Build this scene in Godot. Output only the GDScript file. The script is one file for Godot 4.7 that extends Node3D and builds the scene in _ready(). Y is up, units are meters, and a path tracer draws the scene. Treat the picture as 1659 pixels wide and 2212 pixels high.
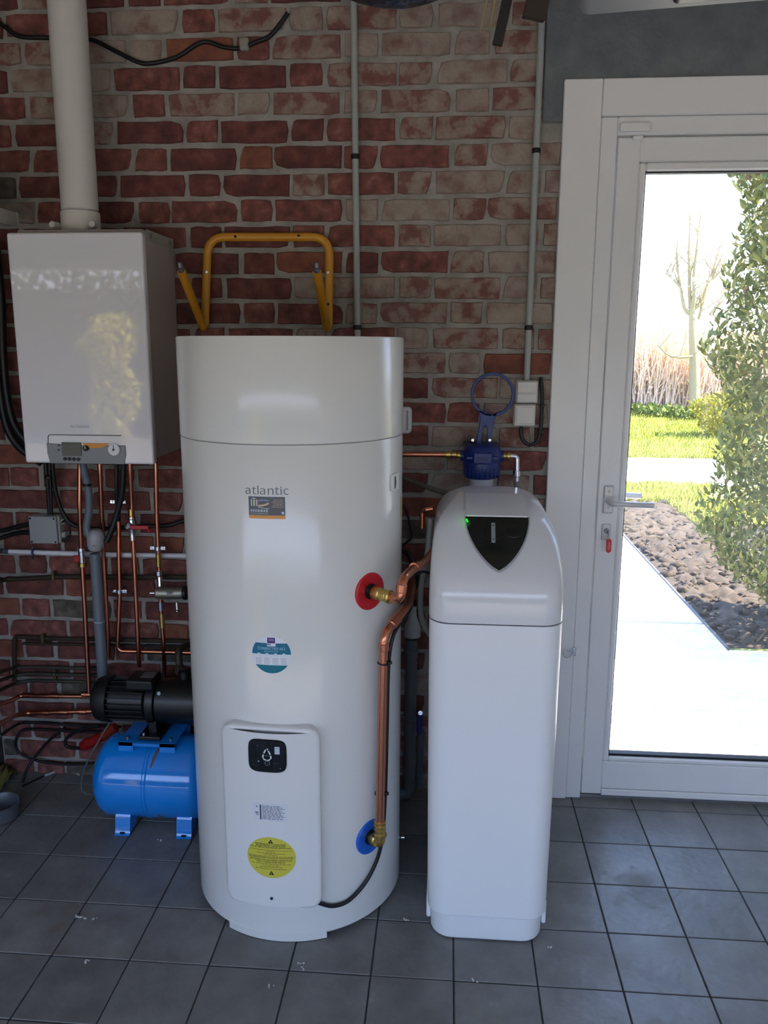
extends Node3D
# A garage corner: gas boiler, hot-water tank, water softener and a glazed door to the garden. Metres, y up, the brick wall's face at z = 0.

const TC := Vector2(-0.397, 0.477)   # the hot-water tank's axis (x, z)
const TR := 0.282                    # and its radius

class B extends RefCounted:
	# collects triangles of one part
	var v := PackedVector3Array()
	var n := PackedVector3Array()
	var u := PackedVector2Array()

	func tri(a: Vector3, b: Vector3, c: Vector3, na: Vector3, nb: Vector3, nc: Vector3, ua := Vector2(), ub := Vector2(), uc := Vector2()) -> void:
		var x := (b - a).cross(c - a)
		if x.length_squared() < 1e-18:
			return
		if x.dot(na + nb + nc) > 0.0:
			v.append_array([a, c, b]); n.append_array([na, nc, nb]); u.append_array([ua, uc, ub])
		else:
			v.append_array([a, b, c]); n.append_array([na, nb, nc]); u.append_array([ua, ub, uc])

	func quad(a: Vector3, b: Vector3, c: Vector3, d: Vector3, na: Vector3, nb: Vector3, nc: Vector3, nd: Vector3) -> void:
		tri(a, b, c, na, nb, nc); tri(a, c, d, na, nc, nd)

	func flat(a: Vector3, b: Vector3, c: Vector3, d: Vector3, out: Vector3) -> void:
		var m := (b - a).cross(d - a).normalized()
		if m.dot(out) < 0.0:
			m = -m
		tri(a, b, c, m, m, m, Vector2(0, 1), Vector2(1, 1), Vector2(1, 0)); tri(a, c, d, m, m, m, Vector2(0, 1), Vector2(1, 0), Vector2(0, 0))

	func rbox(c: Vector3, size: Vector3, r: float, basis := Basis()) -> B:
		var h := size * 0.5
		r = minf(r, minf(h.x, minf(h.y, h.z)) * 0.98)
		for ax in 3:
			var a1 := (ax + 1) % 3
			var a2 := (ax + 2) % 3
			var l1 := [-h[a1], -h[a1] + r * 0.45, -h[a1] + r, h[a1] - r, h[a1] - r * 0.45, h[a1]]
			var l2 := [-h[a2], -h[a2] + r * 0.45, -h[a2] + r, h[a2] - r, h[a2] - r * 0.45, h[a2]]
			for s in [-1.0, 1.0]:
				for i in 5:
					for j in 5:
						var ps := []
						var ns := []
						for q in [[i, j], [i + 1, j], [i + 1, j + 1], [i, j + 1]]:
							var p := Vector3()
							p[ax] = s * h[ax]; p[a1] = l1[q[0]]; p[a2] = l2[q[1]]
							var inner := p.clamp(-h + Vector3.ONE * r, h - Vector3.ONE * r)
							var dir := (p - inner).normalized()
							ps.append(c + basis * (inner + dir * r)); ns.append(basis * dir)
						quad(ps[0], ps[1], ps[2], ps[3], ns[0], ns[1], ns[2], ns[3])
		return self

	func cbox(lo: Vector3, hi: Vector3, r := 0.0) -> B:
		# a box between two corners, edges chamfered by r
		var c := (lo + hi) * 0.5
		var h := (hi - lo) * 0.5
		if r > 0.0:
			return rbox2(c, h, r)
		for ax in 3:
			for s in [-1.0, 1.0]:
				var m := Vector3(); m[ax] = s
				var e1 := Vector3(); e1[(ax + 1) % 3] = h[(ax + 1) % 3]
				var e2 := Vector3(); e2[(ax + 2) % 3] = h[(ax + 2) % 3]
				var o := c + m * h[ax]
				flat(o - e1 - e2, o + e1 - e2, o + e1 + e2, o - e1 + e2, m)
		return self

	func rbox2(c: Vector3, h: Vector3, r: float) -> B:
		for ax in 3:
			for s in [-1.0, 1.0]:
				var m := Vector3(); m[ax] = s
				var a1 := (ax + 1) % 3
				var a2 := (ax + 2) % 3
				var e1 := Vector3(); e1[a1] = h[a1] - r
				var e2 := Vector3(); e2[a2] = h[a2] - r
				var o := c + m * h[ax]
				flat(o - e1 - e2, o + e1 - e2, o + e1 + e2, o - e1 + e2, m)
				for t in [-1.0, 1.0]:
					# the chamfer to the next axis
					var m1 := Vector3(); m1[a1] = t
					var p := c + m * h[ax] + m1 * (h[a1] - r)
					var q := c + m * (h[ax] - r) + m1 * h[a1]
					flat(p - e2, p + e2, q + e2, q - e2, m + m1)
		for x in [-1.0, 1.0]:
			for y in [-1.0, 1.0]:
				for z in [-1.0, 1.0]:
					var g := Vector3(x, y, z)
					var a := c + g * (h - Vector3(0, r, r))
					var b := c + g * (h - Vector3(r, 0, r))
					var d := c + g * (h - Vector3(r, r, 0))
					var k := g.normalized()
					tri(a, b, d, k, k, k)
		return self

	func grid(rows: Array, closed := false, side := 0, uv := false) -> B:
		# a smooth skin through rows of points; closed joins each row's ends
		var nr := rows.size()
		var nc: int = rows[0].size()
		var ns := []
		var mid := Vector3()
		for r in rows:
			for p in r:
				mid += p
		mid /= nr * nc
		var way := 0.0
		for i in nr:
			var line := PackedVector3Array()
			for j in nc:
				var du: Vector3 = rows[i][(j + 1) % nc if closed else mini(j + 1, nc - 1)] - rows[i][(j - 1 + nc) % nc if closed else maxi(j - 1, 0)]
				var dv: Vector3 = rows[mini(i + 1, nr - 1)][j] - rows[maxi(i - 1, 0)][j]
				var m := du.cross(dv).normalized()
				line.append(m); way += m.dot(rows[i][j] - mid)
			ns.append(line)
		var f := -1.0 if (way < 0.0 if side == 0 else side < 0) else 1.0
		for i in nr - 1:
			for j in (nc if closed else nc - 1):
				var k := (j + 1) % nc
				var us := [Vector2(float(j) / (nc - 1), float(i) / (nr - 1)), Vector2(float(j + 1) / (nc - 1), float(i) / (nr - 1)), Vector2(float(j + 1) / (nc - 1), float(i + 1) / (nr - 1)), Vector2(float(j) / (nc - 1), float(i + 1) / (nr - 1))]
				tri(rows[i][j], rows[i][k], rows[i + 1][k], ns[i][j] * f, ns[i][k] * f, ns[i + 1][k] * f, us[0], us[1], us[2])
				tri(rows[i][j], rows[i + 1][k], rows[i + 1][j], ns[i][j] * f, ns[i + 1][k] * f, ns[i + 1][j] * f, us[0], us[2], us[3])
		return self

	func fan(loop: PackedVector3Array, out: Vector3) -> B:
		var c := Vector3()
		for p in loop:
			c += p
		c /= loop.size()
		for i in loop.size():
			tri(c, loop[i], loop[(i + 1) % loop.size()], out, out, out)
		return self

	func tube(pts: Array, r: float, seg := 10, caps := true) -> B:
		var m := pts.size()
		var up := Vector3.UP
		var first: Vector3 = (pts[1] - pts[0]).normalized()
		if absf(first.dot(up)) > 0.9:
			up = Vector3.RIGHT
		var side := first.cross(up).normalized()
		var rings := []
		var dirs := []
		for i in m:
			var d: Vector3 = (pts[mini(i + 1, m - 1)] - pts[maxi(i - 1, 0)]).normalized()
			side = (side - d * side.dot(d)).normalized()
			var e := d.cross(side)
			var ring := PackedVector3Array()
			for k in seg:
				var a := TAU * k / seg
				ring.append(side * cos(a) + e * sin(a))
			rings.append(ring); dirs.append(d)
		for i in m - 1:
			for k in seg:
				var q := (k + 1) % seg
				var a: Vector3 = rings[i][k]
				var b: Vector3 = rings[i][q]
				var c: Vector3 = rings[i + 1][q]
				var d: Vector3 = rings[i + 1][k]
				quad(pts[i] + a * r, pts[i] + b * r, pts[i + 1] + c * r, pts[i + 1] + d * r, a, b, c, d)
		if caps:
			for e in [0, m - 1]:
				var loop := PackedVector3Array()
				for p in rings[e]:
					loop.append(pts[e] + p * r)
				fan(loop, dirs[e] * (-1.0 if e == 0 else 1.0))
		return self

	func taper(pts: Array, radii: Array, seg := 8) -> B:
		var rows := []
		var side := Vector3.RIGHT
		for i in pts.size():
			var d: Vector3 = (pts[mini(i + 1, pts.size() - 1)] - pts[maxi(i - 1, 0)]).normalized()
			side = (side - d * side.dot(d)).normalized()
			var e := d.cross(side)
			var ring := PackedVector3Array()
			for k in seg:
				ring.append(pts[i] + (side * cos(TAU * k / seg) + e * sin(TAU * k / seg)) * radii[i])
			rows.append(ring)
		return grid(rows, true)

	func lathe(prof: Array, xf: Transform3D, seg := 32, from := 0.0, to := TAU) -> B:
		# profile points (radius, height) turned round xf's y axis; corners over 35 degrees stay sharp
		var m := prof.size()
		var en := []
		for i in m - 1:
			var d: Vector2 = (prof[i + 1] - prof[i]).normalized()
			en.append(Vector2(d.y, -d.x))
		var turned := 0.0
		for i in m - 1:
			turned += en[i].x * absf(prof[i + 1].y - prof[i].y)
		var f := -1.0 if turned < 0.0 else 1.0
		for i in m - 1:
			var n0: Vector2 = en[i]
			var n1: Vector2 = en[i]
			if i > 0 and en[i - 1].dot(en[i]) > 0.82:
				n0 = (en[i - 1] + en[i]).normalized()
			if i < m - 2 and en[i + 1].dot(en[i]) > 0.82:
				n1 = (en[i + 1] + en[i]).normalized()
			for k in seg:
				var a := from + (to - from) * k / seg
				var b := from + (to - from) * (k + 1) / seg
				var da := Vector3(sin(a), 0, cos(a))
				var db := Vector3(sin(b), 0, cos(b))
				var p: Vector2 = prof[i]
				var q: Vector2 = prof[i + 1]
				quad(xf * (da * p.x + Vector3.UP * p.y), xf * (db * p.x + Vector3.UP * p.y), xf * (db * q.x + Vector3.UP * q.y), xf * (da * q.x + Vector3.UP * q.y),
					xf.basis * (da * n0.x + Vector3.UP * n0.y) * f, xf.basis * (db * n0.x + Vector3.UP * n0.y) * f, xf.basis * (db * n1.x + Vector3.UP * n1.y) * f, xf.basis * (da * n1.x + Vector3.UP * n1.y) * f)
		return self

	func rod(a: Vector3, b: Vector3, r: float, seg := 14, bev := 0.0) -> B:
		# a cylinder between two points with chamfered ends
		var d := b - a
		var l := d.length()
		var e := minf(bev if bev > 0.0 else r * 0.12, l * 0.3)
		return lathe([Vector2(0, 0), Vector2(r - e, 0), Vector2(r, e), Vector2(r, l - e), Vector2(r - e, l), Vector2(0, l)], along(a, b), seg)

	static func along(a: Vector3, b: Vector3) -> Transform3D:
		var y := (b - a).normalized()
		var x := y.cross(Vector3.FORWARD if absf(y.z) < 0.9 else Vector3.RIGHT).normalized()
		return Transform3D(Basis(x, y, x.cross(y)), a)

	func prism(poly: PackedVector2Array, z0: float, z1: float, xf: Transform3D, bev := 0.0) -> B:
		# an outline raised from z0 to z1 along xf's z, its front edge chamfered
		if Geometry2D.is_polygon_clockwise(poly):
			poly = poly.duplicate(); poly.reverse()
		var m := poly.size()
		var inn := PackedVector2Array()
		for i in m:
			var d0 := (poly[i] - poly[(i - 1 + m) % m]).normalized()
			var d1 := (poly[(i + 1) % m] - poly[i]).normalized()
			var w := Vector2(-d0.y - d1.y, d0.x + d1.x)
			w = w.normalized() / maxf(0.35, absf(w.normalized().dot(Vector2(-d0.y, d0.x)))) if w.length() > 1e-6 else Vector2()
			inn.append(poly[i] + w * bev)
		var lo := poly[0]
		var hi := poly[0]
		for p in poly:
			lo = lo.min(p); hi = hi.max(p)
		var t := Geometry2D.triangulate_polygon(inn)
		for k in range(0, t.size(), 3):
			for f in [[z1, 1.0], [z0, -1.0]]:
				var w := [inn[t[k]], inn[t[k + 1]], inn[t[k + 2]]]
				var o: Vector3 = xf.basis * Vector3(0, 0, f[1])
				var us := w.map(func(q): return Vector2((q.x - lo.x) / (hi.x - lo.x), 1.0 - (q.y - lo.y) / (hi.y - lo.y)))
				tri(xf * Vector3(w[0].x, w[0].y, f[0]), xf * Vector3(w[1].x, w[1].y, f[0]), xf * Vector3(w[2].x, w[2].y, f[0]), o, o, o, us[0], us[1], us[2])
		for i in m:
			var j := (i + 1) % m
			var d := (poly[j] - poly[i]).normalized()
			var o := xf.basis * Vector3(d.y, -d.x, 0)
			flat(xf * Vector3(poly[i].x, poly[i].y, z0), xf * Vector3(poly[j].x, poly[j].y, z0), xf * Vector3(poly[j].x, poly[j].y, z1 - bev), xf * Vector3(poly[i].x, poly[i].y, z1 - bev), o)
			if bev > 0.0:
				flat(xf * Vector3(poly[i].x, poly[i].y, z1 - bev), xf * Vector3(poly[j].x, poly[j].y, z1 - bev), xf * Vector3(inn[j].x, inn[j].y, z1), xf * Vector3(inn[i].x, inn[i].y, z1), o + xf.basis.z)
		return self

	func ring(c: Vector3, axis: Vector3, r: float, t: float, seg := 28) -> B:
		var xf := along(c, c + axis)
		var prof := []
		for k in 11:
			prof.append(Vector2(r + t * cos(TAU * k / 10), t * sin(TAU * k / 10)))
		var rows := []
		for i in seg + 1:
			var a := TAU * i / seg
			var row := PackedVector3Array()
			for k in 10:
				var g := TAU * k / 10
				row.append(xf * (Vector3(sin(a), 0, cos(a)) * (r + t * cos(g)) + Vector3.UP * t * sin(g)))
			rows.append(row)
		for i in seg:
			for k in 10:
				var q := (k + 1) % 10
				var ca := xf * (Vector3(sin(TAU * i / seg), 0, cos(TAU * i / seg)) * r)
				var cb := xf * (Vector3(sin(TAU * (i + 1) / seg), 0, cos(TAU * (i + 1) / seg)) * r)
				quad(rows[i][k], rows[i][q], rows[i + 1][q], rows[i + 1][k], (rows[i][k] - ca).normalized(), (rows[i][q] - ca).normalized(), (rows[i + 1][q] - cb).normalized(), (rows[i + 1][k] - cb).normalized())
		return self

	func mesh() -> ArrayMesh:
		var a := []
		a.resize(Mesh.ARRAY_MAX)
		a[Mesh.ARRAY_VERTEX] = v; a[Mesh.ARRAY_NORMAL] = n; a[Mesh.ARRAY_TEX_UV] = u
		var m := ArrayMesh.new()
		m.add_surface_from_arrays(Mesh.PRIMITIVE_TRIANGLES, a)
		return m


var rng := RandomNumberGenerator.new()
var mats := {}
var taken := {}

# ---------- nodes ----------
func numbered(called: String) -> String:
	taken[called] = taken.get(called, -1) + 1
	return called if taken[called] == 0 else "%s_%03d" % [called, taken[called]]

func tag(o: Node3D, label: String, category := "", group := "", kind := "") -> Node3D:
	if label: o.set_meta("label", label)
	if category: o.set_meta("category", category)
	if group: o.set_meta("group", group)
	if kind: o.set_meta("kind", kind)
	return o

func thing(called: String, label: String, category: String, at: Vector3, group := "") -> Node3D:
	var o := Node3D.new()
	o.name = numbered(called)
	add_child(o)
	o.position = at
	return tag(o, label, category, group)

func part(called: String, b: B, m: Material, parent: Node3D, label := "") -> MeshInstance3D:
	# a mesh given in world metres, hung under its thing
	return lay(called, b.mesh(), m, parent, label)

func lay(called: String, mesh: Mesh, m: Material, parent: Node3D, label := "") -> MeshInstance3D:
	var o := MeshInstance3D.new()
	o.name = called
	o.mesh = mesh
	o.material_override = m
	parent.add_child(o, true)
	var off := Vector3()
	var q: Node = parent
	while q is Node3D and q != self:
		off += q.position; q = q.get_parent()
	o.position = -off
	if label: o.set_meta("label", label)
	return o

func solo(called: String, b: B, m: Material, label: String, category: String, group := "") -> MeshInstance3D:
	return tag(lay(numbered(called), b.mesh(), m, self), label, category, group)

func struct(called: String, b: B, m: Material) -> MeshInstance3D:
	return tag(lay(numbered(called), b.mesh(), m, self), "", "", "", "structure")

func struct_root(called: String) -> Node3D:
	var o := Node3D.new()
	o.name = numbered(called)
	add_child(o)
	o.set_meta("kind", "structure")
	return o

func many(called: String, mesh: Mesh, m: Material, places: Array, parent: Node3D) -> MultiMeshInstance3D:
	var mm := MultiMesh.new()
	mm.transform_format = MultiMesh.TRANSFORM_3D
	mm.mesh = mesh
	mm.instance_count = places.size()
	for i in places.size():
		mm.set_instance_transform(i, places[i])
	var o := MultiMeshInstance3D.new()
	o.name = called
	o.multimesh = mm
	o.material_override = m
	parent.add_child(o, true)
	o.set_meta("kind", "stuff")
	var off := Vector3()
	var q: Node = parent
	while q is Node3D and q != self:
		off += q.position; q = q.get_parent()
	o.position = -off
	return o

# ---------- lines ----------
func fillet(pts: Array, r: float, steps := 5) -> Array:
	var out := [pts[0]]
	for i in range(1, pts.size() - 1):
		var a: Vector3 = pts[i - 1] - pts[i]
		var b: Vector3 = pts[i + 1] - pts[i]
		var k := minf(r, minf(a.length(), b.length()) * 0.48)
		var p: Vector3 = pts[i] + a.normalized() * k
		var q: Vector3 = pts[i] + b.normalized() * k
		for s in steps + 1:
			var t := float(s) / steps
			out.append(p.lerp(pts[i], t).lerp(pts[i].lerp(q, t), t))
	out.append(pts[-1])
	return out

func flow(pts: Array, steps := 6) -> Array:
	var out := []
	var m := pts.size()
	for i in m - 1:
		var p0: Vector3 = pts[maxi(i - 1, 0)]
		var p1: Vector3 = pts[i]
		var p2: Vector3 = pts[i + 1]
		var p3: Vector3 = pts[mini(i + 2, m - 1)]
		for s in steps:
			out.append(p1.cubic_interpolate(p2, p0, p3, float(s) / steps))
	out.append(pts[-1])
	return out

func rounded(w: float, h: float, r: float, steps := 6) -> PackedVector2Array:
	var out := PackedVector2Array()
	for c in [[1, 1, 0.0], [-1, 1, 0.25], [-1, -1, 0.5], [1, -1, 0.75]]:
		for s in steps + 1:
			var a: float = TAU * (c[2] + 0.25 * s / steps)
			out.append(Vector2(c[0] * (w * 0.5 - r) + r * cos(a), c[1] * (h * 0.5 - r) + r * sin(a)))
	return out

func circle(r: float, seg := 24, c := Vector2()) -> PackedVector2Array:
	var out := PackedVector2Array()
	for k in seg:
		out.append(c + Vector2(cos(TAU * k / seg), sin(TAU * k / seg)) * r)
	return out

# ---------- on the tank ----------
func on_tank(deg: float, y: float, off := 0.0) -> Vector3:
	var a := deg_to_rad(deg)
	return Vector3(TC.x + sin(a) * (TR + off), y, TC.y + cos(a) * (TR + off))

func tank_out(deg: float) -> Vector3:
	return Vector3(sin(deg_to_rad(deg)), 0, cos(deg_to_rad(deg)))

func wrap_sheet(b: B, outline: PackedVector2Array, deg: float, y: float, off: float, thick: float) -> B:
	# a thin sheet of that outline (metres round its centre) bent onto the tank
	var fine := PackedVector2Array()
	for i in outline.size():
		var p := outline[i]
		var q := outline[(i + 1) % outline.size()]
		var cuts := maxi(1, ceili(absf(q.x - p.x) / 0.009))
		for k in cuts:
			fine.append(p.lerp(q, float(k) / cuts))
	outline = fine
	var m := outline.size()
	var lo := outline[0]
	var hi := outline[0]
	for p in outline:
		lo = lo.min(p); hi = hi.max(p)
	var at := func(p: Vector2, o: float) -> Vector3: return on_tank(deg + rad_to_deg(p.x / TR), y + p.y, o)
	var steps := 8
	for i in m:
		var p := outline[i]
		var q := outline[(i + 1) % m]
		for s in steps:
			var a := float(s) / steps
			var c := float(s + 1) / steps
			var w := [p * a, q * a, q * c, p * c]
			var ps := w.map(func(z): return at.call(z, off + thick))
			var ns := w.map(func(z): return tank_out(deg + rad_to_deg(z.x / TR)))
			var us := w.map(func(z): return Vector2((z.x - lo.x) / (hi.x - lo.x), 1.0 - (z.y - lo.y) / (hi.y - lo.y)))
			b.tri(ps[0], ps[1], ps[2], ns[0], ns[1], ns[2], us[0], us[1], us[2])
			b.tri(ps[0], ps[2], ps[3], ns[0], ns[2], ns[3], us[0], us[2], us[3])
		var d := (q - p).normalized()
		var o := on_tank(deg, y) - on_tank(deg, y)
		o = tank_out(deg + 90.0) * d.y - Vector3.UP * d.x
		if o.dot(at.call((p + q) * 0.5, off) - at.call(Vector2(), off)) < 0.0:
			o = -o
		b.flat(at.call(p, off), at.call(q, off), at.call(q, off + thick), at.call(p, off + thick), o)
	return b

func wrap_text(words: String, height: float, width: float, deg: float, y: float, off: float, font: Font, tilt := 0.0, dx := 0.0, dy := 0.0) -> Mesh:
	# lettering bent onto the tank, fitted to that width
	var t := TextMesh.new()
	t.text = words; t.font = font; t.font_size = 32; t.pixel_size = 0.01; t.depth = 0.01; t.curve_step = 4.0
	var a := t.get_mesh_arrays()
	var pv: PackedVector3Array = a[Mesh.ARRAY_VERTEX]
	var lo := Vector3.ONE * 1e9
	var hi := -lo
	for p in pv:
		lo = lo.min(p); hi = hi.max(p)
	var k := width / (hi.x - lo.x)
	var ky := height / maxf(1e-6, hi.y - lo.y)
	var nv := PackedVector3Array()
	var nn := PackedVector3Array()
	for p in pv:
		var w := Vector2((p.x - (lo.x + hi.x) * 0.5) * k + dx, (p.y - (lo.y + hi.y) * 0.5) * ky + dy).rotated(tilt)
		var d := deg + rad_to_deg(w.x / TR)
		nv.append(on_tank(d, y + w.y, off + (0.0005 if p.z > (lo.z + hi.z) * 0.5 else 0.0)))
		nn.append(tank_out(d))
	a[Mesh.ARRAY_VERTEX] = nv; a[Mesh.ARRAY_NORMAL] = nn; a[Mesh.ARRAY_TANGENT] = null
	var m := ArrayMesh.new()
	m.add_surface_from_arrays(Mesh.PRIMITIVE_TRIANGLES, a)
	return m

func flat_text(words: String, size: Vector2, xf: Transform3D, font: Font) -> Mesh:
	var t := TextMesh.new()
	t.text = words; t.font = font; t.font_size = 32; t.pixel_size = 0.01; t.depth = 0.01; t.curve_step = 4.0
	var a := t.get_mesh_arrays()
	var pv: PackedVector3Array = a[Mesh.ARRAY_VERTEX]
	var pn: PackedVector3Array = a[Mesh.ARRAY_NORMAL]
	var lo := Vector3.ONE * 1e9
	var hi := -lo
	for p in pv:
		lo = lo.min(p); hi = hi.max(p)
	for i in pv.size():
		var p := pv[i]
		pv[i] = xf * Vector3((p.x - (lo.x + hi.x) * 0.5) * size.x / (hi.x - lo.x), (p.y - (lo.y + hi.y) * 0.5) * size.y / (hi.y - lo.y), 0.0006 if p.z > (lo.z + hi.z) * 0.5 else 0.0)
		pn[i] = xf.basis * pn[i]
	a[Mesh.ARRAY_VERTEX] = pv; a[Mesh.ARRAY_NORMAL] = pn; a[Mesh.ARRAY_TANGENT] = null
	var m := ArrayMesh.new()
	m.add_surface_from_arrays(Mesh.PRIMITIVE_TRIANGLES, a)
	return m

# ---------- materials ----------
func noise_tex(freq: float, ramp: Array, size := 512, octaves := 4, kind := FastNoiseLite.TYPE_SIMPLEX_SMOOTH, rnd := 1, gain := 0.5, warp := 0.0) -> NoiseTexture2D:
	var f := FastNoiseLite.new()
	f.seed = rnd; f.noise_type = kind; f.frequency = freq; f.fractal_octaves = octaves; f.fractal_gain = gain
	if kind == FastNoiseLite.TYPE_CELLULAR:
		f.cellular_return_type = FastNoiseLite.RETURN_DISTANCE2_SUB
	if warp > 0.0:
		f.domain_warp_enabled = true; f.domain_warp_amplitude = warp; f.domain_warp_frequency = freq * 2.0
	var t := NoiseTexture2D.new()
	t.width = size; t.height = size; t.seamless = true; t.noise = f; t.normalize = true
	var g := Gradient.new()
	var offs := PackedFloat32Array()
	var cols := PackedColorArray()
	for r in ramp:
		offs.append(r[0]); cols.append(r[1])
	g.offsets = offs; g.colors = cols
	t.color_ramp = g
	return t

func mat(key: String, col: Color, rough := 0.6, metal := 0.0, spec := 0.5) -> StandardMaterial3D:
	if mats.has(key):
		return mats[key]
	var m := StandardMaterial3D.new()
	m.resource_name = key
	m.albedo_color = col; m.roughness = rough; m.metallic = metal; m.metallic_specular = spec
	mats[key] = m
	return m

func tex_mat(key: String, t: Texture2D, tiles_per_m: float, rough := 0.8, bump: Texture2D = null, bump_cm := 0.2, world := true) -> StandardMaterial3D:
	if mats.has(key):
		return mats[key]
	var m := StandardMaterial3D.new()
	m.resource_name = key
	m.albedo_texture = t; m.roughness = rough
	m.uv1_triplanar = true; m.uv1_world_triplanar = world; m.uv1_scale = Vector3.ONE * tiles_per_m
	if bump:
		m.heightmap_enabled = true; m.heightmap_texture = bump; m.heightmap_scale = bump_cm
	mats[key] = m
	return m

func print_mat(key: String, im: Image, rough := 0.35) -> StandardMaterial3D:
	var m := StandardMaterial3D.new()
	m.resource_name = key
	m.albedo_texture = ImageTexture.create_from_image(im)
	m.roughness = rough
	m.texture_repeat = false
	return m

func bars(im: Image, x0: int, x1: int, y: int, h: int, col: Color, word := 9, gap := 3) -> void:
	# a line of print too small to read
	var x := x0
	while x < x1:
		var w := mini(word / 2 + rng.randi() % word, x1 - x)
		im.fill_rect(Rect2i(x, y, w, h), col)
		x += w + gap

var sans: Font
var white: StandardMaterial3D
var black: StandardMaterial3D
var copper: StandardMaterial3D
var old_copper: StandardMaterial3D
var brass: StandardMaterial3D
var chrome: StandardMaterial3D
var steel: StandardMaterial3D

func _ready() -> void:
	rng.seed = 7
	var cam := Camera3D.new()
	cam.name = "camera"
	cam.fov = 64.2469
	cam.keep_aspect = Camera3D.KEEP_HEIGHT
	cam.near = 0.05; cam.far = 400.0
	add_child(cam)
	cam.transform = Transform3D(Basis(Vector3(0.996915, 0.003484, -0.078407), Vector3(-0.019093, 0.979766, -0.199236), Vector3(0.076127, 0.200118, 0.976810)), Vector3(0.0, 1.4892, 2.5500))
	cam.current = true

	var env := Environment.new()
	env.background_mode = Environment.BG_SKY
	var sky := Sky.new()
	var sm := ProceduralSkyMaterial.new()
	sm.sky_top_color = Color(0.63, 0.755, 0.965)
	sm.sky_horizon_color = Color(0.95, 0.955, 0.965)
	sm.sky_curve = 0.12
	sm.sky_energy_multiplier = 1.0
	sm.ground_bottom_color = Color(0.45, 0.45, 0.42)
	sm.ground_horizon_color = Color(0.80, 0.82, 0.84)
	sm.sun_angle_max = 1.0
	sky.sky_material = sm
	env.sky = sky
	env.background_energy_multiplier = 1.0
	env.tonemap_mode = Environment.TONE_MAPPER_LINEAR
	env.tonemap_exposure = 5.8
	env.sdfgi_enabled = true; env.ssao_enabled = true; env.ssil_enabled = true
	var we := WorldEnvironment.new()
	we.name = "sky"
	we.environment = env
	add_child(we)

	var sun := DirectionalLight3D.new()
	sun.name = "sun"
	sun.light_energy = 2.1
	sun.light_color = Color(1.0, 0.93, 0.82)
	sun.light_angular_distance = 0.6
	sun.shadow_enabled = true
	add_child(sun)
	sun.look_at_from_position(Vector3(8, 7.0, -0.35), Vector3(0, 0, 0))

	sans = SystemFont.new()
	sans.font_names = PackedStringArray(["Droid Sans"])
	white = mat("white enamel", Color(0.90, 0.90, 0.885), 0.22)
	black = mat("black rubber", Color(0.035, 0.036, 0.04), 0.5)
	copper = mat("copper", Color(0.80, 0.52, 0.41), 0.26, 1.0)
	old_copper = mat("dull copper", Color(0.40, 0.30, 0.23), 0.5, 0.6)
	brass = mat("brass", Color(0.80, 0.68, 0.40), 0.3, 1.0)
	chrome = mat("chrome", Color(0.85, 0.86, 0.88), 0.15, 1.0)
	steel = mat("zinc", Color(0.62, 0.64, 0.66), 0.4, 1.0)

	room()
	door()
	garden()
	boiler()
	boiler_pipes()
	pump_set()
	tank()
	softener()
	filter_and_wall()
	overhead()
	floor_bits()

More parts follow.
